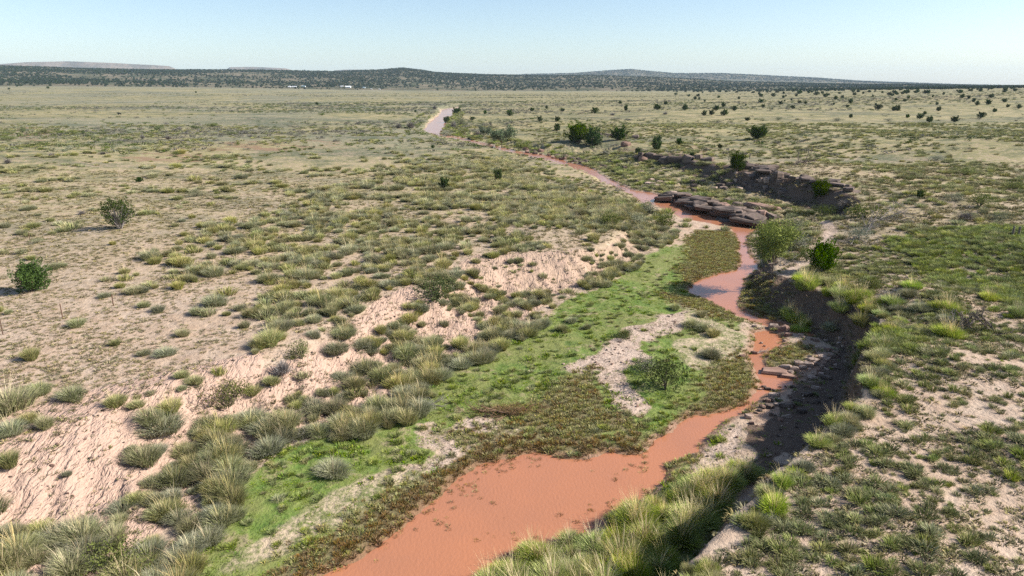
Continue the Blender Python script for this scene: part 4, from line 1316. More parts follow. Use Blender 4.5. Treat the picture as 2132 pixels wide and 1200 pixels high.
def bare_tree(seed, h, crown_r, n_leaf, leaf, cols, trunk_r, lean=(0, 0), spread=.55, limbs=7):
    """(crown, trunk): forked limbs carrying airy clouds of small leaves"""
    g = np.random.default_rng(seed)
    B = Geo(); G = Geo()
    ends = []
    fork = np.array([lean[0] * .25, lean[1] * .25, h * .22])
    B.tube([(0, 0, -.15), fork * np.array([.4, .4, .5]), fork], trunk_r, trunk_r * .75, 7, (1, 1, 1))
    for i in range(limbs):
        az = i * 6.283 / limbs + g.normal(0, .3)
        tilt = g.uniform(.25, 1.0)
        d = np.array([math.cos(az) * math.sin(tilt), math.sin(az) * math.sin(tilt), math.cos(tilt)])
        e = fork + d * h * g.uniform(.40, .58) + np.array([lean[0], lean[1], 0]) * .4
        mid = (fork + e) / 2 + g.normal(0, .05 * h, 3)
        B.tube([fork, mid, e], trunk_r * .55, trunk_r * .22, 5, (1, 1, 1))
        for j in range(7):
            d2 = d * .6 + g.normal(0, .55, 3); d2[2] = d2[2] * .8 + .12; d2 /= np.linalg.norm(d2)
            s0 = mid + (e - mid) * g.uniform(.1, 1)
            e2 = s0 + d2 * h * g.uniform(.14, .28)
            B.tube([s0, (s0 + e2) / 2 + g.normal(0, .02 * h, 3), e2], trunk_r * .16, trunk_r * .05, 4, (1, 1, 1))
            ends.append((s0, e2))
    ends = np.array(ends)
    k = g.integers(0, len(ends), n_leaf)
    f = .25 + .85 * g.random((n_leaf, 1))
    P = ends[k, 0] * (1 - f) + ends[k, 1] * f + g.normal(0, .055 * h, (n_leaf, 3))
    q = (P[:, :2] - np.array(lean) * .5) / crown_r
    P = P[(np.hypot(q[:, 0], q[:, 1]) < 1.1) & (P[:, 2] > .1 * h)]
    cols = np.array(cols)
    C = cols[g.integers(0, len(cols), len(P))] * (.7 + .6 * g.random((len(P), 1)))
    G.leaves(P, leaf, C, g, stretch=1.2)
    return G.mesh('airy_crown', M_LEAF), B.mesh('limbs', M_BARK)


def tree_thing(name, pair, loc, label, cat='tree', rz=0, scale=1, group=None):
    t = bpy.data.objects.new(name, None); COL.objects.link(t)
    t.location = loc; t.rotation_euler = (0, 0, rz); t.scale = (scale,) * 3 if not hasattr(scale, '__len__') else scale
    tag(t, label, cat, group)
    link('crown', pair[0], t); link('trunk', pair[1], t)
    return t


px, py, pz, d = at(1607, 577)
mesq = bare_tree(301, 6.3, 2.6, 15000, .075, [(.15, .19, .035), (.20, .235, .045), (.11, .15, .03)], .11)
tree_thing('riverside_tree', mesq, (px, py, pz), 'airy yellow-green tree leaning over the river bend, its shadow on the water')
willow = bare_tree(302, 1.0, .75, 3800, .028, [(.15, .18, .10), (.18, .205, .13), (.10, .13, .07)], .02, limbs=9)
px, py, pz, d = at(1045, 308)
tree_thing('willow', willow, (px, py, pz), 'broad grey-green willow on the far river bank', scale=(8.5, 7, 46 * d / F_PX))
px, py, pz, d = at(1008, 290)
tree_thing('willow', willow, (px, py, pz), 'smaller greener willow behind the broad grey-green one', rz=2, scale=(6, 5, 30 * d / F_PX))

OL = [(.13, .15, .055), (.17, .18, .08)]
GY = [(.19, .20, .13), (.23, .23, .16)]
DG = [(.075, .10, .035), (.11, .13, .05)]
BR = [(.15, .105, .06), (.19, .14, .08)]
SHR = {'olive': [bush_mesh('olive_shrub', 1700, 1, .85, .034, OL, 310 + i, clumps=15) for i in range(3)],
       'grey': [bush_mesh('grey_shrub', 1700, 1, .9, .032, GY, 320 + i, clumps=15) for i in range(3)],
       'dark': [bush_mesh('dark_shrub', 1700, 1, .85, .034, DG, 330 + i, clumps=15) for i in range(3)],
       'brown': [bush_mesh('brown_shrub', 520, 1, .9, .04, BR + OL[:1], 340 + i, hollow=.6) for i in range(2)],
       'bare': [twig_bush_mesh('bare_shrub', 1, .9, 420, [(.22, .20, .18), (.30, .28, .26), (.17, .14, .12)], 350 + i, .022) for i in range(3)]}


def shrub(u, v, wpx, hpx, kind, label, group=None, name='shrub'):
    px, py, pz, d = at(u, v)
    ms = SHR[kind]
    me = ms[rng.integers(0, len(ms))]
    w = wpx * d / F_PX * .55; h = hpx * d / F_PX * .95
    o = link(name, me, None, (px, py, pz - .02), (0, 0, rng.random() * 6.28), (w, w, h))
    return tag(o, label, 'shrub', group)


for u, v, w, h, k, lab in [
        (1385, 812, 110, 85, 'dark', 'big dark olive shrub on the pale sand bar'),
        (1350, 775, 70, 45, 'grey', 'grey-green shrub behind the dark one on the sand bar'),
        (1300, 705, 50, 22, 'dark', 'low dark shrub at the upper edge of the sand bar'),
        (590, 780, 80, 45, 'bare', 'bare twiggy shrub on the worn bank slope'),
        (440, 850, 60, 50, 'brown', 'brown feathery shrub on the worn bank slope'),
        (490, 830, 90, 45, 'olive', 'olive feathery shrub beside the brown one on the bank slope'),
        (630, 750, 60, 50, 'olive', 'loose olive shrub at the head of the tussock band'),
        (910, 625, 110, 60, 'dark', 'large dark green shrub at the top of the tussock band'),
        (250, 1190, 150, 80, 'olive', 'lime-tinged olive shrub among the tussocks on the slope'),
        (1805, 605, 60, 45, 'olive', 'bright olive bush on bare sand east of the juniper'),
        (1660, 520, 60, 55, 'grey', 'grey shrub beside the airy riverside tree'),
        (1650, 480, 50, 40, 'grey', 'grey shrub at the start of the sandy path'),
        (1680, 545, 40, 40, 'dark', 'dark shrub between the riverside tree and the juniper'),
        (1790, 500, 60, 35, 'grey', 'grey shrub beside the fallen grey branches'),
        (1800, 455, 90, 35, 'dark', 'dark sprawling shrub above the fallen grey branches'),
        (1720, 450, 70, 30, 'dark', 'dark sprawling shrub in the hollow below the juniper'),
        (1760, 435, 60, 25, 'bare', 'bare brush in the hollow below the long ledge'),
        (1985, 420, 50, 22, 'grey', 'grey shrub on the gravelly eastern plain'),
        (2040, 430, 60, 35, 'olive', 'green feathery shrub on the gravelly eastern plain'),
        (2010, 460, 70, 30, 'bare', 'bare twiggy shrub on the gravelly eastern plain'),
        (2080, 460, 60, 25, 'grey', 'pale feathery shrub near the pair of short posts'),
        (2110, 395, 60, 25, 'olive', 'low green shrub at the edge of the eastern plain'),
        (1950, 335, 40, 15, 'grey', 'small grey shrub in the eastern grass patch'),
        (2010, 365, 65, 20, 'olive', 'wide low green shrub in the eastern grass patch'),
        (1330, 470, 60, 30, 'grey', 'grey shrub on the inner bank of the bend'),
        (1270, 470, 60, 35, 'olive', 'olive shrub on the grassy point above the bend'),
        (1380, 470, 60, 35, 'olive', 'olive shrub overlooking the rock shelf across the river'),
        (1345, 445, 60, 30, 'grey', 'grey-green shrub on the brink facing the rock shelf'),
        (1560, 600, 30, 20, 'olive', 'small olive shrub at the foot of the riverside tree'),
        (855, 268, 40, 22, 'bare', 'large bare pinkish shrub beside the far pool'),
        (830, 268, 34, 16, 'bare', 'bare grey shrub next to the large bare one by the far pool'),
        (905, 228, 22, 12, 'bare', 'bare shrub at the head of the far pool'),
        (945, 268, 26, 22, 'bare', 'grey bare willow on the east edge of the far pool'),
        (958, 262, 30, 22, 'grey', 'silvery shrub behind the bare willow by the far pool'),
        (930, 284, 30, 16, 'grey', 'silvery shrub at the outlet of the far pool'),
        (968, 279, 36, 16, 'olive', 'olive shrub downstream of the far pool'),
        (995, 285, 36, 18, 'bare', 'grey bare shrub between the far pool and the willows'),
        (1090, 312, 50, 20, 'olive', 'olive shrub at the water below the broad willow')]:
    shrub(u, v, w, h, k, lab)
for u, v, w, h, k in [(49, 276, 18, 15, 'dark'), (95, 278, 28, 12, 'olive'), (127, 279, 18, 11, 'dark'), (154, 281, 20, 12, 'olive'), (174, 280, 10, 13, 'dark'), (216, 281, 30, 10, 'dark'), (334, 271, 30, 13, 'dark'),
                      (375, 271, 18, 12, 'bare'), (409, 269, 24, 12, 'dark'), (439, 264, 36, 10, 'olive'), (480, 281, 32, 9, 'olive'), (507, 277, 16, 7, 'bare'), (547, 269, 18, 8, 'grey'), (297, 288, 24, 13, 'bare'),
                      (351, 290, 34, 12, 'bare'), (380, 296, 20, 9, 'bare'), (439, 315, 24, 10, 'brown'), (453, 332, 34, 11, 'olive'), (368, 323, 24, 11, 'olive'), (495, 302, 15, 9, 'dark'), (633, 305, 24, 9, 'grey'),
                      (17, 341, 34, 16, 'bare'), (108, 327, 30, 13, 'bare'), (216, 321, 40, 8, 'bare'), (410, 408, 40, 15, 'grey'), (170, 446, 34, 12, 'bare'), (80, 505, 40, 14, 'grey'), (520, 335, 18, 9, 'dark'),
                      (555, 325, 16, 6, 'dark'), (20, 292, 40, 12, 'olive'), (60, 300, 34, 10, 'grey'), (280, 312, 30, 10, 'grey'), (250, 300, 30, 9, 'olive'), (755, 330, 20, 9, 'dark'), (826, 330, 16, 10, 'dark'),
                      (670, 240, 18, 6, 'dark'), (1160, 262, 20, 8, 'bare'), (1275, 240, 26, 8, 'bare'), (1385, 238, 24, 9, 'bare'), (1745, 252, 26, 9, 'grey'), (1620, 250, 16, 8, 'grey'), (1850, 252, 20, 9, 'grey'),
                      (1925, 262, 22, 9, 'olive'), (1880, 275, 28, 9, 'grey'), (2005, 270, 20, 7, 'grey'), (2080, 275, 18, 10, 'olive'), (2020, 285, 18, 8, 'olive'), (1695, 268, 12, 6, 'grey'), (1700, 287, 14, 6, 'grey')]:
    names = {'dark': 'dark green', 'olive': 'olive', 'grey': 'grey-green', 'bare': 'bare twiggy', 'brown': 'brown'}
    side = 'western' if u < 900 else 'eastern'
    shrub(u, v + 1, w, h, k, names[k] + ' shrub scattered on the far ' + side + ' plain', names[k] + ' shrubs of the far ' + side + ' plain')

# scrub too far and too thick to count
LOWB = [bush_mesh('far_bush', 60, 1, 1.0, .16, c, 360 + i, stems=0) for i, c in enumerate((OL, GY, DG, [(.17, .165, .13), (.14, .13, .115)]))]
x, y = sample(170, 1500, .08)
r = np.hypot(x, y); a = x / y
band = fbm(x * .45, y, 70, 4, 95)
left_ = sstep(.12, -.12, a)
p = left_ * np.clip(6.5 * (band - .42), .03, 1) * sstep(190, 260, r) + (1 - left_) * np.clip(2.6 * (band - .46), .03, .6)
p *= sstep(1500, 700, r) * (1 - .65 * left_ * sstep(550, 800, r))
k = (rng.random(len(x)) < p) & (sd_many(x, y, WATERS) > 3)
x, y = x[k], y[k]
h = .4 + .8 * rng.random(len(x)) ** 1.8
ix = np.clip((fbm(x, y, 40, 2, 96) * 6 - 1 + rng.random(len(x)) * 1.6).astype(int), 0, 3)
stuff_object('distant_scrub', 'low grey and green scrub in bands across the far plain', 'scrub', LOWB, np.stack([x, y, gz(x, y) - .05], 1), ix,
             np.stack([h * 1.6, h * 1.6, h], 1), rng.random(len(x)) * 6.28)
print('scrub', len(x))

# ------------------------------------------------------------------ rocks
import bmesh


def slab_mesh(seed, flat, mat, sides=8):
    g = np.random.default_rng(seed)
    bm = bmesh.new()
    ph = g.random() * 6.28
    an = np.sort((np.arange(sides) + g.uniform(-.35, .35, sides)) * 2 * math.pi / sides)
    ra = .5 * (.62 + .55 * g.random(sides))
    top = 1.0 + g.uniform(-.18, .18, sides)
    sq = np.ones(sides)
    for i in range(sides):
        c, s_ = math.cos(an[i] + ph) * ra[i] * sq[i], math.sin(an[i] + ph) * ra[i] * sq[i]
        bm.verts.new((c * .86, s_ * .86, top[i]))
        bm.verts.new((c * 1.02, s_ * 1.02, top[i] * (.45 + .3 * g.random())))
        bm.verts.new((c * g.uniform(.8, 1.0), s_ * g.uniform(.8, 1.0), -.35))
    bmesh.ops.convex_hull(bm, input=bm.verts)
    bmesh.ops.delete(bm, geom=[v for v in bm.verts if not v.link_faces], context='VERTS')
    bmesh.ops.bevel(bm, geom=bm.edges[:], offset=.006, segments=1, affect='EDGES', clamp_overlap=True)
    me = bpy.data.meshes.new('rock')
    bm.to_mesh(me); bm.free()
    me.materials.append(mat)
    return me


SL_PALE = [slab_mesh(400 + i, 1, M_ROCK, 5 + i % 3) for i in range(6)]
SL_DARK = [slab_mesh(410 + i, 1, M_DARKROCK, 5 + i % 3) for i in range(6)]
SL_RED = [slab_mesh(420 + i, 1, M_REDROCK, 5 + i % 3) for i in range(5)]


def rock_at(px, py, pz, sx, sy, sz, meshes, rz, tilt, label, group, name='rock', sink=.15):
    o = link(name, meshes[rng.integers(0, len(meshes))], None, (px, py, pz - sink * sz), (tilt[0], tilt[1], rz), (sx, sy, sz))
    return tag(o, label, 'rock', group)


def rock(u, v, wpx, asp, hpx, meshes, label, group=None, rz=None, tilt=None, lift=0, sink=.15):
    px, py, pz, d = at(u, v)
    w = wpx * d / F_PX
    rock_at(px, py, pz + lift, w, w * asp, hpx * d / F_PX, meshes, rng.uniform(-.4, .4) if rz is None else rz, rng.normal(0, .1, 2) if tilt is None else tilt, label, group, sink=sink)


# row of pale tilted slabs in the bed under the cut bank
ROW = 'row of pale tilted slabs in the stream bed'
for u, v, w in [(1640, 768, 34), (1655, 773, 26), (1663, 760, 30), (1680, 762, 30), (1672, 770, 20), (1693, 755, 30), (1700, 762, 20), (1712, 748, 28), (1722, 752, 18), (1690, 748, 16), (1735, 744, 16), (1648, 780, 18)]:
    rock(u, v, w, .55, 9, SL_PALE, 'pale pink slab in the tilted row across the stream bed', ROW, rz=-.55 + rng.normal(0, .15), tilt=(.18, -.22))
rock(1612, 778, 70, .55, 9, SL_RED, 'broad flat reddish slab lying in the shallow water below the pale slab row', rz=-.2, tilt=(.02, -.03))
rock(1640, 786, 40, .5, 7, SL_RED, 'smaller flat reddish slab touching the broad one in the shallows', rz=-.2, tilt=(.03, .03))
BEDG = 'small stones around the orange pool'
for u, v, w in [(1572, 682, 14), (1582, 686, 10), (1608, 684, 26), (1630, 690, 34), (1618, 680, 12), (1640, 700, 18), (1633, 712, 14), (1665, 700, 16), (1672, 704, 12), (1690, 708, 10), (1700, 712, 14), (1720, 712, 14), (1745, 718, 12),
                (1760, 718, 12), (1700, 725, 10), (1716, 728, 14), (1732, 730, 10), (1728, 738, 12), (1745, 735, 10), (1755, 726, 9), (1586, 716, 9), (1592, 722, 8), (1570, 738, 16), (1545, 745, 16), (1750, 708, 14)]:
    rock(u, v, w, rng.uniform(.5, .8), w * .35, SL_PALE + SL_RED, 'small stone among those scattered around the orange pool', BEDG, sink=.1)
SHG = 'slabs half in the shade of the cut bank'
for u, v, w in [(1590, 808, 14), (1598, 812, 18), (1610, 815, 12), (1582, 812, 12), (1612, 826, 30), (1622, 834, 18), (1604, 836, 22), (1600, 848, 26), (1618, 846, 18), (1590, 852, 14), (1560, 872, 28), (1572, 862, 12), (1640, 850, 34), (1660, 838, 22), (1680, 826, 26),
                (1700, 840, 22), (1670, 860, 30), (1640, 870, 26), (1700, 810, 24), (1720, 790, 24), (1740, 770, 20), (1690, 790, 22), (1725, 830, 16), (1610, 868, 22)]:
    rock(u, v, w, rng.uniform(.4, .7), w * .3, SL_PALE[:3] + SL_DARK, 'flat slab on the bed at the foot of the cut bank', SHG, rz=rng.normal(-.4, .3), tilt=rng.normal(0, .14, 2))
for k in range(46):
    f = rng.random(); w = rng.uniform(6, 17)
    u_ = np.interp(f, [0, .4, 1], [1755, 1690, 1585]) + rng.uniform(-34, 34); v_ = np.interp(f, [0, .4, 1], [722, 780, 878]) + rng.uniform(-16, 16)
    rock(u_, v_, w, rng.uniform(.5, .9), w * rng.uniform(.25, .45), SL_RED + SL_DARK[:3] + SL_PALE[:2], 'stone in the rubble strewn over the bed below the cut bank', 'rubble on the bed below the cut bank', rz=rng.random() * 3, tilt=rng.normal(0, .15, 2))
# boulders of the shelf at the river's edge
SHELF = 'layered blocks of the rock shelf along the water'
for u, v, w, h in [(1412, 418, 44, 14), (1440, 420, 30, 12), (1392, 419, 18, 12), (1452, 430, 46, 16), (1480, 434, 46, 16), (1475, 424, 50, 12), (1505, 436, 50, 16), (1495, 446, 40, 12), (1530, 444, 52, 18), (1522, 452, 40, 12),
                   (1545, 456, 48, 14), (1560, 448, 56, 18), (1575, 462, 44, 14), (1585, 452, 52, 18), (1602, 458, 44, 16), (1545, 432, 56, 12), (1515, 424, 36, 10), (1430, 412, 30, 10), (1540, 462, 36, 9), (1590, 466, 30, 10)]:
    rock(u, v, w, rng.uniform(.55, .9), h, SL_DARK + SL_RED[:2], 'weathered sandstone block in the layered shelf at the water', SHELF, rz=rng.normal(.5, .2), tilt=(rng.normal(.05, .05), rng.normal(.12, .08)), sink=.3)
rock(1590, 436, 95, .35, 12, SL_RED, 'long sloping slab capping the rock shelf at the water', rz=-.75, tilt=(.05, .1), sink=.25)
rock(1408, 413, 48, .7, 13, SL_PALE, 'rounded pale pink boulder at the upstream tip of the rock shelf', rz=.2, sink=.25)


def ledge(line, n, size, th, meshes, label, group, layers=3, base=.30, step=-.85, jut=-.35):
    """overhanging beds of rock along a line of pixels: the upper beds jut out over the lower"""
    P = [at(u, v) for u, v in line]
    P = np.array([p[:3] for p in P])
    L = np.concatenate([[0], np.cumsum(np.linalg.norm(np.diff(P[:, :2], axis=0), axis=1))])
    for k in range(n):
        s_ = L[-1] * (k + .5) / n
        q = np.array([np.interp(s_, L, P[:, i]) for i in range(3)])
        t = np.array([np.interp(min(s_ + 1, L[-1]), L, P[:, i]) - np.interp(max(s_ - 1, 0), L, P[:, i]) for i in range(2)])
        ang = math.atan2(t[1], t[0])
        nrm_ = np.array([math.sin(ang), -math.cos(ang)])
        if nrm_[1] > 0:
            nrm_ = -nrm_
        for j in range(layers):
            w = size * rng.uniform(.45, 1.6)
            off = nrm_ * (.7 + jut * j + rng.normal(0, .5)) + rng.normal(0, .6, 2)
            hh = th * rng.uniform(.45, 1.25)
            rock_at(q[0] + off[0], q[1] + off[1], q[2] + base + step * j * th, w, w * rng.uniform(.55, .9), hh, meshes, ang + rng.normal(0, .35), rng.normal(0, .09, 2), label, group, name='ledge_block', sink=.3)


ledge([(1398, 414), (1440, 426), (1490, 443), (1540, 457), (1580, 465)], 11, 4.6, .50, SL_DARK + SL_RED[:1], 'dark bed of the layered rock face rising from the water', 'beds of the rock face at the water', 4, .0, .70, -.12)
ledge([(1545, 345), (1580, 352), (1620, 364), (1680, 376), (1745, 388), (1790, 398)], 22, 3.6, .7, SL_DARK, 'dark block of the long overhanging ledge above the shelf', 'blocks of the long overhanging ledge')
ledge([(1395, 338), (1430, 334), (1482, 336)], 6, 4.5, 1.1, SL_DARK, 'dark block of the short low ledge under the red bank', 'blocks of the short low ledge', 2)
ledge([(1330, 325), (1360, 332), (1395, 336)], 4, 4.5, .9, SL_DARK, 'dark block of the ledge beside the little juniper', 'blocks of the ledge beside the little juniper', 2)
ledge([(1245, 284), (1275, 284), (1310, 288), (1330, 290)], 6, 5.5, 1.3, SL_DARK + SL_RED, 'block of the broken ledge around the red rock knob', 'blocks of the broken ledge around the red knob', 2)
rock(1302, 305, 24, .9, 10, SL_RED[2:], 'big red boulder below the juniper on the knob', sink=.2)
rock(1338, 336, 26, .7, 10, SL_RED, 'smooth brown boulder at the end of the ledge beside the little juniper', sink=.2)
rock(1300, 353, 11, .7, 7, SL_DARK, 'single blue-grey boulder on the grassy far bank', sink=.2)
TAL = 'stones strewn below the long ledge'
for k in range(60):
    u = rng.uniform(1440, 1640); v = np.interp(u, [1440, 1520, 1640], [375, 365, 392]) + rng.uniform(-10, 30) * (1 if u < 1560 else .6)
    w = rng.uniform(8, 22)
    rock(u, v, w, rng.uniform(.5, .9), w * rng.uniform(.3, .5), SL_DARK + SL_PALE[:2], 'stone strewn on the slope below the long ledge', TAL)
STG = 'stones lining the narrow far channel'
for k in range(34):
    f = rng.random()
    u = 1085 + 175 * f; v = 316 + 36 * f + rng.uniform(-8, 1)
    w = rng.uniform(7, 16)
    rock(u, v, w, rng.uniform(.5, .9), w * .4, SL_DARK + SL_RED, 'stone on the edge of the narrow far channel', STG)
FLG = 'pale flagstones on the far bank'
for u, v, w in [(1322, 362, 30), (1340, 372, 26), (1318, 376, 26), (1350, 384, 30), (1366, 388, 22), (1335, 360, 22), (1310, 368, 18), (1352, 376, 20), (1330, 380, 22), (1372, 380, 18)]:
    rock(u, v, w, .8, 3.5, SL_PALE, 'flat pale flagstone bedded in the far bank', FLG, tilt=(0, 0))
# gravel on the bars
x, y = sample(17, 75, 16.0, slope=.7)
z, m = land(x, y)
k = rng.random(len(x)) < np.maximum(np.maximum(m['sand'] * .30 * (m['valley'] > .5), m['rock'] * .35), .14 * m['pink']) * (m['water'] < .5)
x, y = x[k], y[k]
h = .03 + .10 * rng.random(len(x)) ** 3
stuff_object('gravel', 'loose stones and gravel on the bars of the stream bed', 'gravel', SL_PALE[:2] + SL_RED[:2] + SL_DARK[:2], np.stack([x, y, gz(x, y)], 1), rng.integers(0, 6, len(x)),
             np.stack([h * 2, h * 1.5, h * .7], 1), rng.random(len(x)) * 6.28)
print('gravel', len(x))


# ------------------------------------------------------------------ dead wood
def branch_geo(G, p0, d, L, r, g, depth, col=(1, 1, 1)):
    d = np.array(d, float); d /= np.linalg.norm(d)
    p = [np.array(p0, float)]
    for i in range(4):
        d = d + g.normal(0, .16, 3); d /= np.linalg.norm(d)
        p.append(p[-1] + d * L / 4)
    for q in p:
        q[2] = max(q[2], .02)
    G.tube(p, r, r * .45, 5, col)
    if depth:
        for i in range(1, 5):
            for _ in range(2):
                d2 = d + g.normal(0, .7, 3)
                branch_geo(G, p[i], d2, L * g.uniform(.3, .55), r * .45, g, depth - 1, col)


def dead_tree(u, v, L, rz, seed, label, mat=M_DEAD, up=.25, r=.09, n=2, name='fallen_branch'):
    px, py, pz, d = at(u, v)
    t = bpy.data.objects.new(name, None); COL.objects.link(t)
    t.location = (px, py, pz); t.rotation_euler = (0, 0, rz)
    tag(t, label, 'dead wood')
    for k in range(n):
        g = np.random.default_rng(seed + k)
        G = Geo()
        branch_geo(G, (0, 0, .03), (1, g.normal(0, .5), up * g.uniform(.5, 1.5)), L * g.uniform(.7, 1), r * g.uniform(.6, 1), g, 2)
        link('branch', G.mesh('branch', mat), t)
    return t


dead_tree(1985, 690, 1.6, 1.7, 500, 'forked pale dead branch standing beside the dark stump', up=.9, r=.05)
dead_tree(2000, 692, 2.0, .3, 505, 'dark twisted stump with branches on the east bank', M_BARK, up=.5, r=.13, n=3, name='dead_stump')
dead_tree(2070, 695, 1.8, 2.4, 510, 'upright dark snag on the east bank beyond the twisted stump', M_BARK, up=.8, r=.11, n=2, name='dead_stump')
dead_tree(2060, 700, 2.6, -.3, 512, 'long dark fallen log behind the low tussocks of the east bank', M_BARK, up=.05, r=.10, n=1)
dead_tree(1800, 490, 4.2, .5, 520, 'heap of silvery fallen branches beside the sandy path', up=.22, r=.09, n=4)
dead_tree(1770, 512, 3.4, .8, 526, 'lower heap of grey branches beside the sandy path', up=.15, r=.08, n=3)
dead_tree(1830, 458, 4.0, .2, 530, 'silvery dead branches in the dark shrubs above the path', up=.3, r=.08, n=3)
dead_tree(1625, 555, 2.2, .3, 534, 'pale dead sticks at the foot of the airy riverside tree', up=.3, r=.05, n=3)
dead_tree(1280, 398, 3.4, -.5, 540, 'silver dead brush on the brink of the west bank', up=.25, r=.06, n=3)
dead_tree(1650, 345, 4.0, .1, 545, 'dark fallen juniper trunk on the eastern plain', M_BARK, up=.25, r=.16, n=3)
dead_tree(1575, 738, .9, 1.2, 550, 'short grey log wedged beside the orange pool', up=.15, r=.05, n=1)
dead_tree(890, 845, 1.4, .5, 553, 'grey stick lying at the edge of the green strip', up=.05, r=.03, n=2)
dead_tree(600, 925, 1.2, .6, 556, 'grey stick under the tussocks at the edge of the green strip', up=.1, r=.03, n=2)
# driftwood heap on the green flat
px, py, pz, d = at(1060, 862)
t = bpy.data.objects.new('driftwood_pile', None); COL.objects.link(t); t.location = (px, py, pz); t.rotation_euler = (0, 0, .12)
tag(t, 'heap of dark brown driftwood and flood debris on the green flat', 'driftwood')
g = np.random.default_rng(560)
for k in range(9):
    G = Geo()
    branch_geo(G, (g.uniform(-2, 1.2), g.uniform(-.5, .5), .04 + .16 * g.random()), (g.choice([-1, 1]), g.normal(0, .35), .03), g.uniform(1.2, 2.4), g.uniform(.03, .055), g, 1)
    link('branch', G.mesh('branch', M_BROWNWOOD), t)
G = Geo()
n = 900
b = np.stack([g.normal(0, 1.25, n), g.normal(.15, .38, n), .02 + .16 * g.random(n)], 1)
cc = np.array([(.19, .12, .075)]) * (.6 + .8 * g.random((n, 1)))
G.blades(b, g.normal(0, .5, n) + (g.random(n) > .5) * math.pi, 1.2 + .35 * g.random(n), .3 + .5 * g.random(n), np.full(n, .018), cc, cc * 1.2, g)
link('twigs', G.mesh('twigs', M_LEAF), t)

# ------------------------------------------------------------------ fence posts, cow, farm
def post_mesh(r, sides, mat, name):
    G = Geo()
    G.tube([(0, 0, -.3), (.005, 0, .5), (0, .005, 1.0)], r, r * .92, sides, (1, 1, 1))
    if sides == 4:       # pressed steel post: flange and studs
        G.tube([(0, r * 1.4, -.3), (0, r * 1.4, 1.0)], r * .5, r * .5, 4, (1, 1, 1))
        for k in range(5):
            G.tube([(r, 0, .3 + k * .14), (r * 2.0, 0, .3 + k * .14)], r * .4, r * .3, 4, (1, 1, 1))
    else:                # rough sawn top and a wire staple ring
        G.tube([(0, 0, .80), (0, 0, .83)], r * 1.08, r * 1.08, sides, (1, 1, 1))
    return G.mesh(name, mat)


PW = post_mesh(.11, 8, M_POST, 'wood_post'); PS = post_mesh(.028, 4, M_STEEL, 'steel_post')
for u, v, h, me, lab, grp in [
        (1683, 321, 1.5, PW, 'stout dark wooden post of the pair on the eastern plain', 'paired wooden posts on the eastern plain'),
        (1688.5, 320, 1.5, PW, 'stout dark wooden post of the pair on the eastern plain', 'paired wooden posts on the eastern plain'),
        (1662, 327, 1.1, PW, 'short wooden post near the pair on the eastern plain', None),
        (1561, 332, 1.2, PW, 'dark wooden post behind the juniper on the long ledge', None),
        (2107, 493, 1.1, PW, 'short wooden post of the pair beside the green east-bank meadow', 'paired posts beside the meadow'),
        (2119, 494, 1.1, PW, 'short wooden post of the pair beside the green east-bank meadow', 'paired posts beside the meadow'),
        (1386, 278, 1.5, PW, 'wooden post on the grass above the red bank', 'posts above the red bank'), (1390, 278, 1.5, PW, 'wooden post on the grass above the red bank', 'posts above the red bank'),
        (1779, 421, 1.4, PS, 'leaning thin steel post above the brushy hollow', None), (1809, 424, 1.4, PS, 'thin steel post standing upright above the brushy hollow', None),
        (6, 698, 1.15, PS, 'thin steel post on the bare sand near the single grey tussock', None), (130, 662, 1.1, PS, 'thin steel post behind the long low tussock on the sand', None),
        (236, 638, 1.0, PS, 'thin steel post beside the tussock clumps on the sand', None), (63, 505, 1.1, PS, 'thin steel post in the low shrub on the sandy flat', None),
        (868, 394, 1.2, PS, 'thin steel post near the small oval juniper', None), (990, 390, 1.2, PS, 'thin steel post between the two small junipers', None)]:
    px, py, pz, d = at(u, v)
    o = link('fence_post', me, None, (px, py, pz), (rng.normal(0, .03), .25 if 'leaning' in lab else rng.normal(0, .03), rng.random() * 6), (1, 1, h))
    tag(o, lab, 'post', grp)

# black cow on the western plain
px, py, pz, d = at(249, 240.5)
cow = bpy.data.objects.new('cow', None); COL.objects.link(cow); cow.location = (px, py, pz); cow.rotation_euler = (0, 0, math.pi)
tag(cow, 'lone black cow standing on the far western plain', 'cow')
bm = bmesh.new()
chain = [((-.95, 0, 1.15), .20), ((-.75, 0, 1.08), .34), ((-.3, 0, 1.0), .38), ((.25, 0, .98), .40), ((.65, 0, 1.05), .36), ((.95, 0, 1.25), .22), ((1.2, 0, 1.38), .17), ((1.45, 0, 1.28), .13), ((1.62, 0, 1.15), .09)]
me = bpy.data.meshes.new('cow_body')
vs = [c[0] for c in chain]; rad = [c[1] for c in chain]; es = [(i, i + 1) for i in range(len(chain) - 1)]
for sx, root in ((-.72, 1), (.62, 4)):
    for sy in (-1, 1):
        b0 = len(vs)
        back = -.1 if sx < 0 else .0
        vs += [(sx, sy * .2, .72), (sx + back, sy * .21, .42), (sx + back * .3, sy * .21, .04)]
        rad += [.15, .08, .06]
        es += [(root, b0), (b0, b0 + 1), (b0 + 1, b0 + 2)]
b0 = len(vs); vs += [(-1.08, 0, .9), (-1.08, 0, .5)]; rad += [.04, .035]; es += [(0, b0), (b0, b0 + 1)]
for sy in (-1, 1):
    b0 = len(vs); vs += [(1.18, sy * .24, 1.42)]; rad += [.045]; es += [(6, b0)]
me.from_pydata(vs, es, [])
bod = link('body', me, cow)
bod.modifiers.new('skin', 'SKIN'); sv = me.skin_vertices[0].data
for i, r_ in enumerate(rad):
    sv[i].radius = (r_, r_)
sv[3].use_root = True
ss_ = bod.modifiers.new('smooth', 'SUBSURF'); ss_.levels = 1; ss_.render_levels = 1
me.materials.append(M_HIDE)


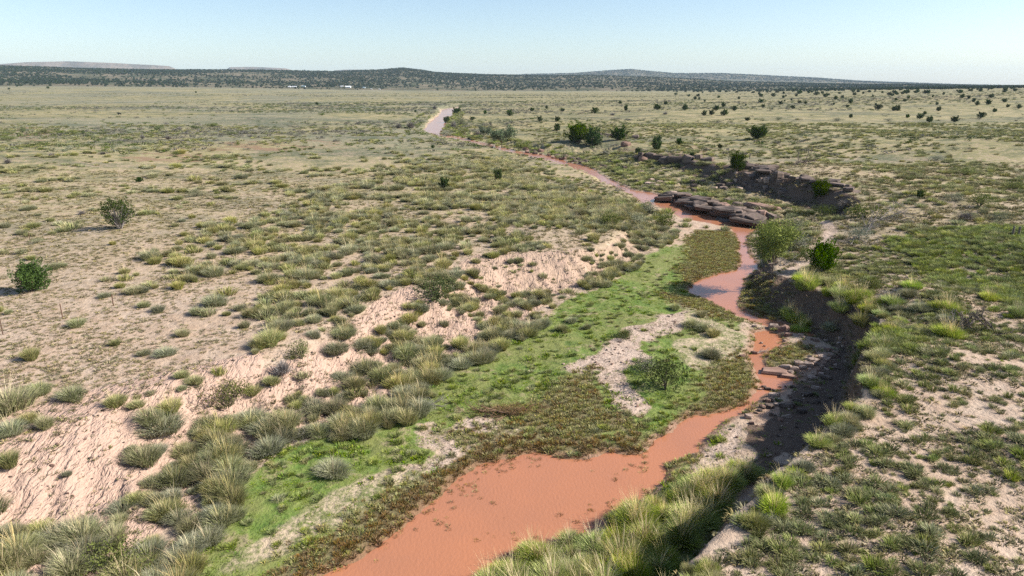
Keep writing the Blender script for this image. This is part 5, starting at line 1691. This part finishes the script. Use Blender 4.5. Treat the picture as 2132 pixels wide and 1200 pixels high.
def house(u, v, L, Wd, H, roof, label, rz=0.0):
    px, py, pz, d = at(u, v)
    t = bpy.data.objects.new('farm_building', None); COL.objects.link(t); t.location = (px, py, pz); t.rotation_euler = (0, 0, rz)
    tag(t, label, 'building')

    def box(name, x0, x1, y0, y1, z0, z1, mat):
        V = [(x, y, z) for z in (z0, z1) for y in (y0, y1) for x in (x0, x1)]
        Q = [(0, 2, 3, 1), (4, 5, 7, 6), (0, 1, 5, 4), (2, 6, 7, 3), (0, 4, 6, 2), (1, 3, 7, 5)]
        return link(name, mesh_np(name, V, None, mat, Q=Q), t)
    box('wall', -L / 2, L / 2, -Wd / 2, Wd / 2, -1, H, M_WALL)
    e = .4
    R = [(-L / 2 - e, -Wd / 2 - e, H - .05), (L / 2 + e, -Wd / 2 - e, H - .05), (L / 2 + e, Wd / 2 + e, H - .05), (-L / 2 - e, Wd / 2 + e, H - .05), (-L / 2 - e, 0, H + Wd * .22), (L / 2 + e, 0, H + Wd * .22)]
    link('roof', mesh_np('roof', R, [(0, 4, 3), (1, 2, 5)], roof, Q=[(0, 1, 5, 4), (2, 3, 4, 5), (3, 2, 1, 0)]), t)
    box('door', -.08 * L - .5, -.08 * L + .7, -Wd / 2 - .05, -Wd / 2 + .02, 0, 2.1, M_DOOR)
    for k in (-.33, .25):
        box('window', k * L - .6, k * L + .6, -Wd / 2 - .05, -Wd / 2 + .02, 1.0, 2.1, M_HIDE)


for a_ in [(603, 182.5, 9, 7, 3, M_ROOF, 'small white farm building left of the long white shed below the woodland'), (613, 182.5, 16, 8, 3, M_ROOF, 'long low white shed below the woodland'),
           (632, 181.5, 14, 8, 3, M_ROOF2, 'blue-roofed shed beside the long low white one'), (712, 182, 10, 8, 3.2, M_ROOF, 'small white building beside the big white barn'),
           (725, 183, 19, 11, 4.2, M_ROOF, 'big bright white barn below the woodland'), (757, 184, 12, 7, 2.6, M_ROOF2, 'low blue-roofed shed near the big white barn'),
           (773, 187, 5, 4, 2.4, M_ROOF, 'tiny white hut in the field beyond the barn'), (790, 187.5, 6, 4, 2.4, M_ROOF, 'white trailer-sized hut in the field edge, farthest from the barn')]:
    house(a_[0], a_[1], a_[2] * .8, a_[3] * .8, a_[4] * .75, *a_[5:])

# ------------------------------------------------------------------ haze
hv = [(x, y, z) for z in (-110, 330) for y in (-400, 13800) for x in (-13800, 13800)]
hq = [(0, 2, 3, 1), (4, 5, 7, 6), (0, 1, 5, 4), (2, 6, 7, 3), (0, 4, 6, 2), (1, 3, 7, 5)]
mh, nt, out = newmat('haze')
pv = nt.nodes.new('ShaderNodeVolumePrincipled')
pv.inputs['Color'].default_value = (.66, .84, 1.0, 1)
pv.inputs['Density'].default_value = 4.6e-5
pv.inputs['Anisotropy'].default_value = 0.0
nt.links.new(pv.outputs[0], out.inputs['Volume'])
o = link('haze', mesh_np('haze', hv, None, mh, Q=hq)); o['kind'] = 'stuff'
tag(o, 'thin pale blue air over the whole plain', 'haze')
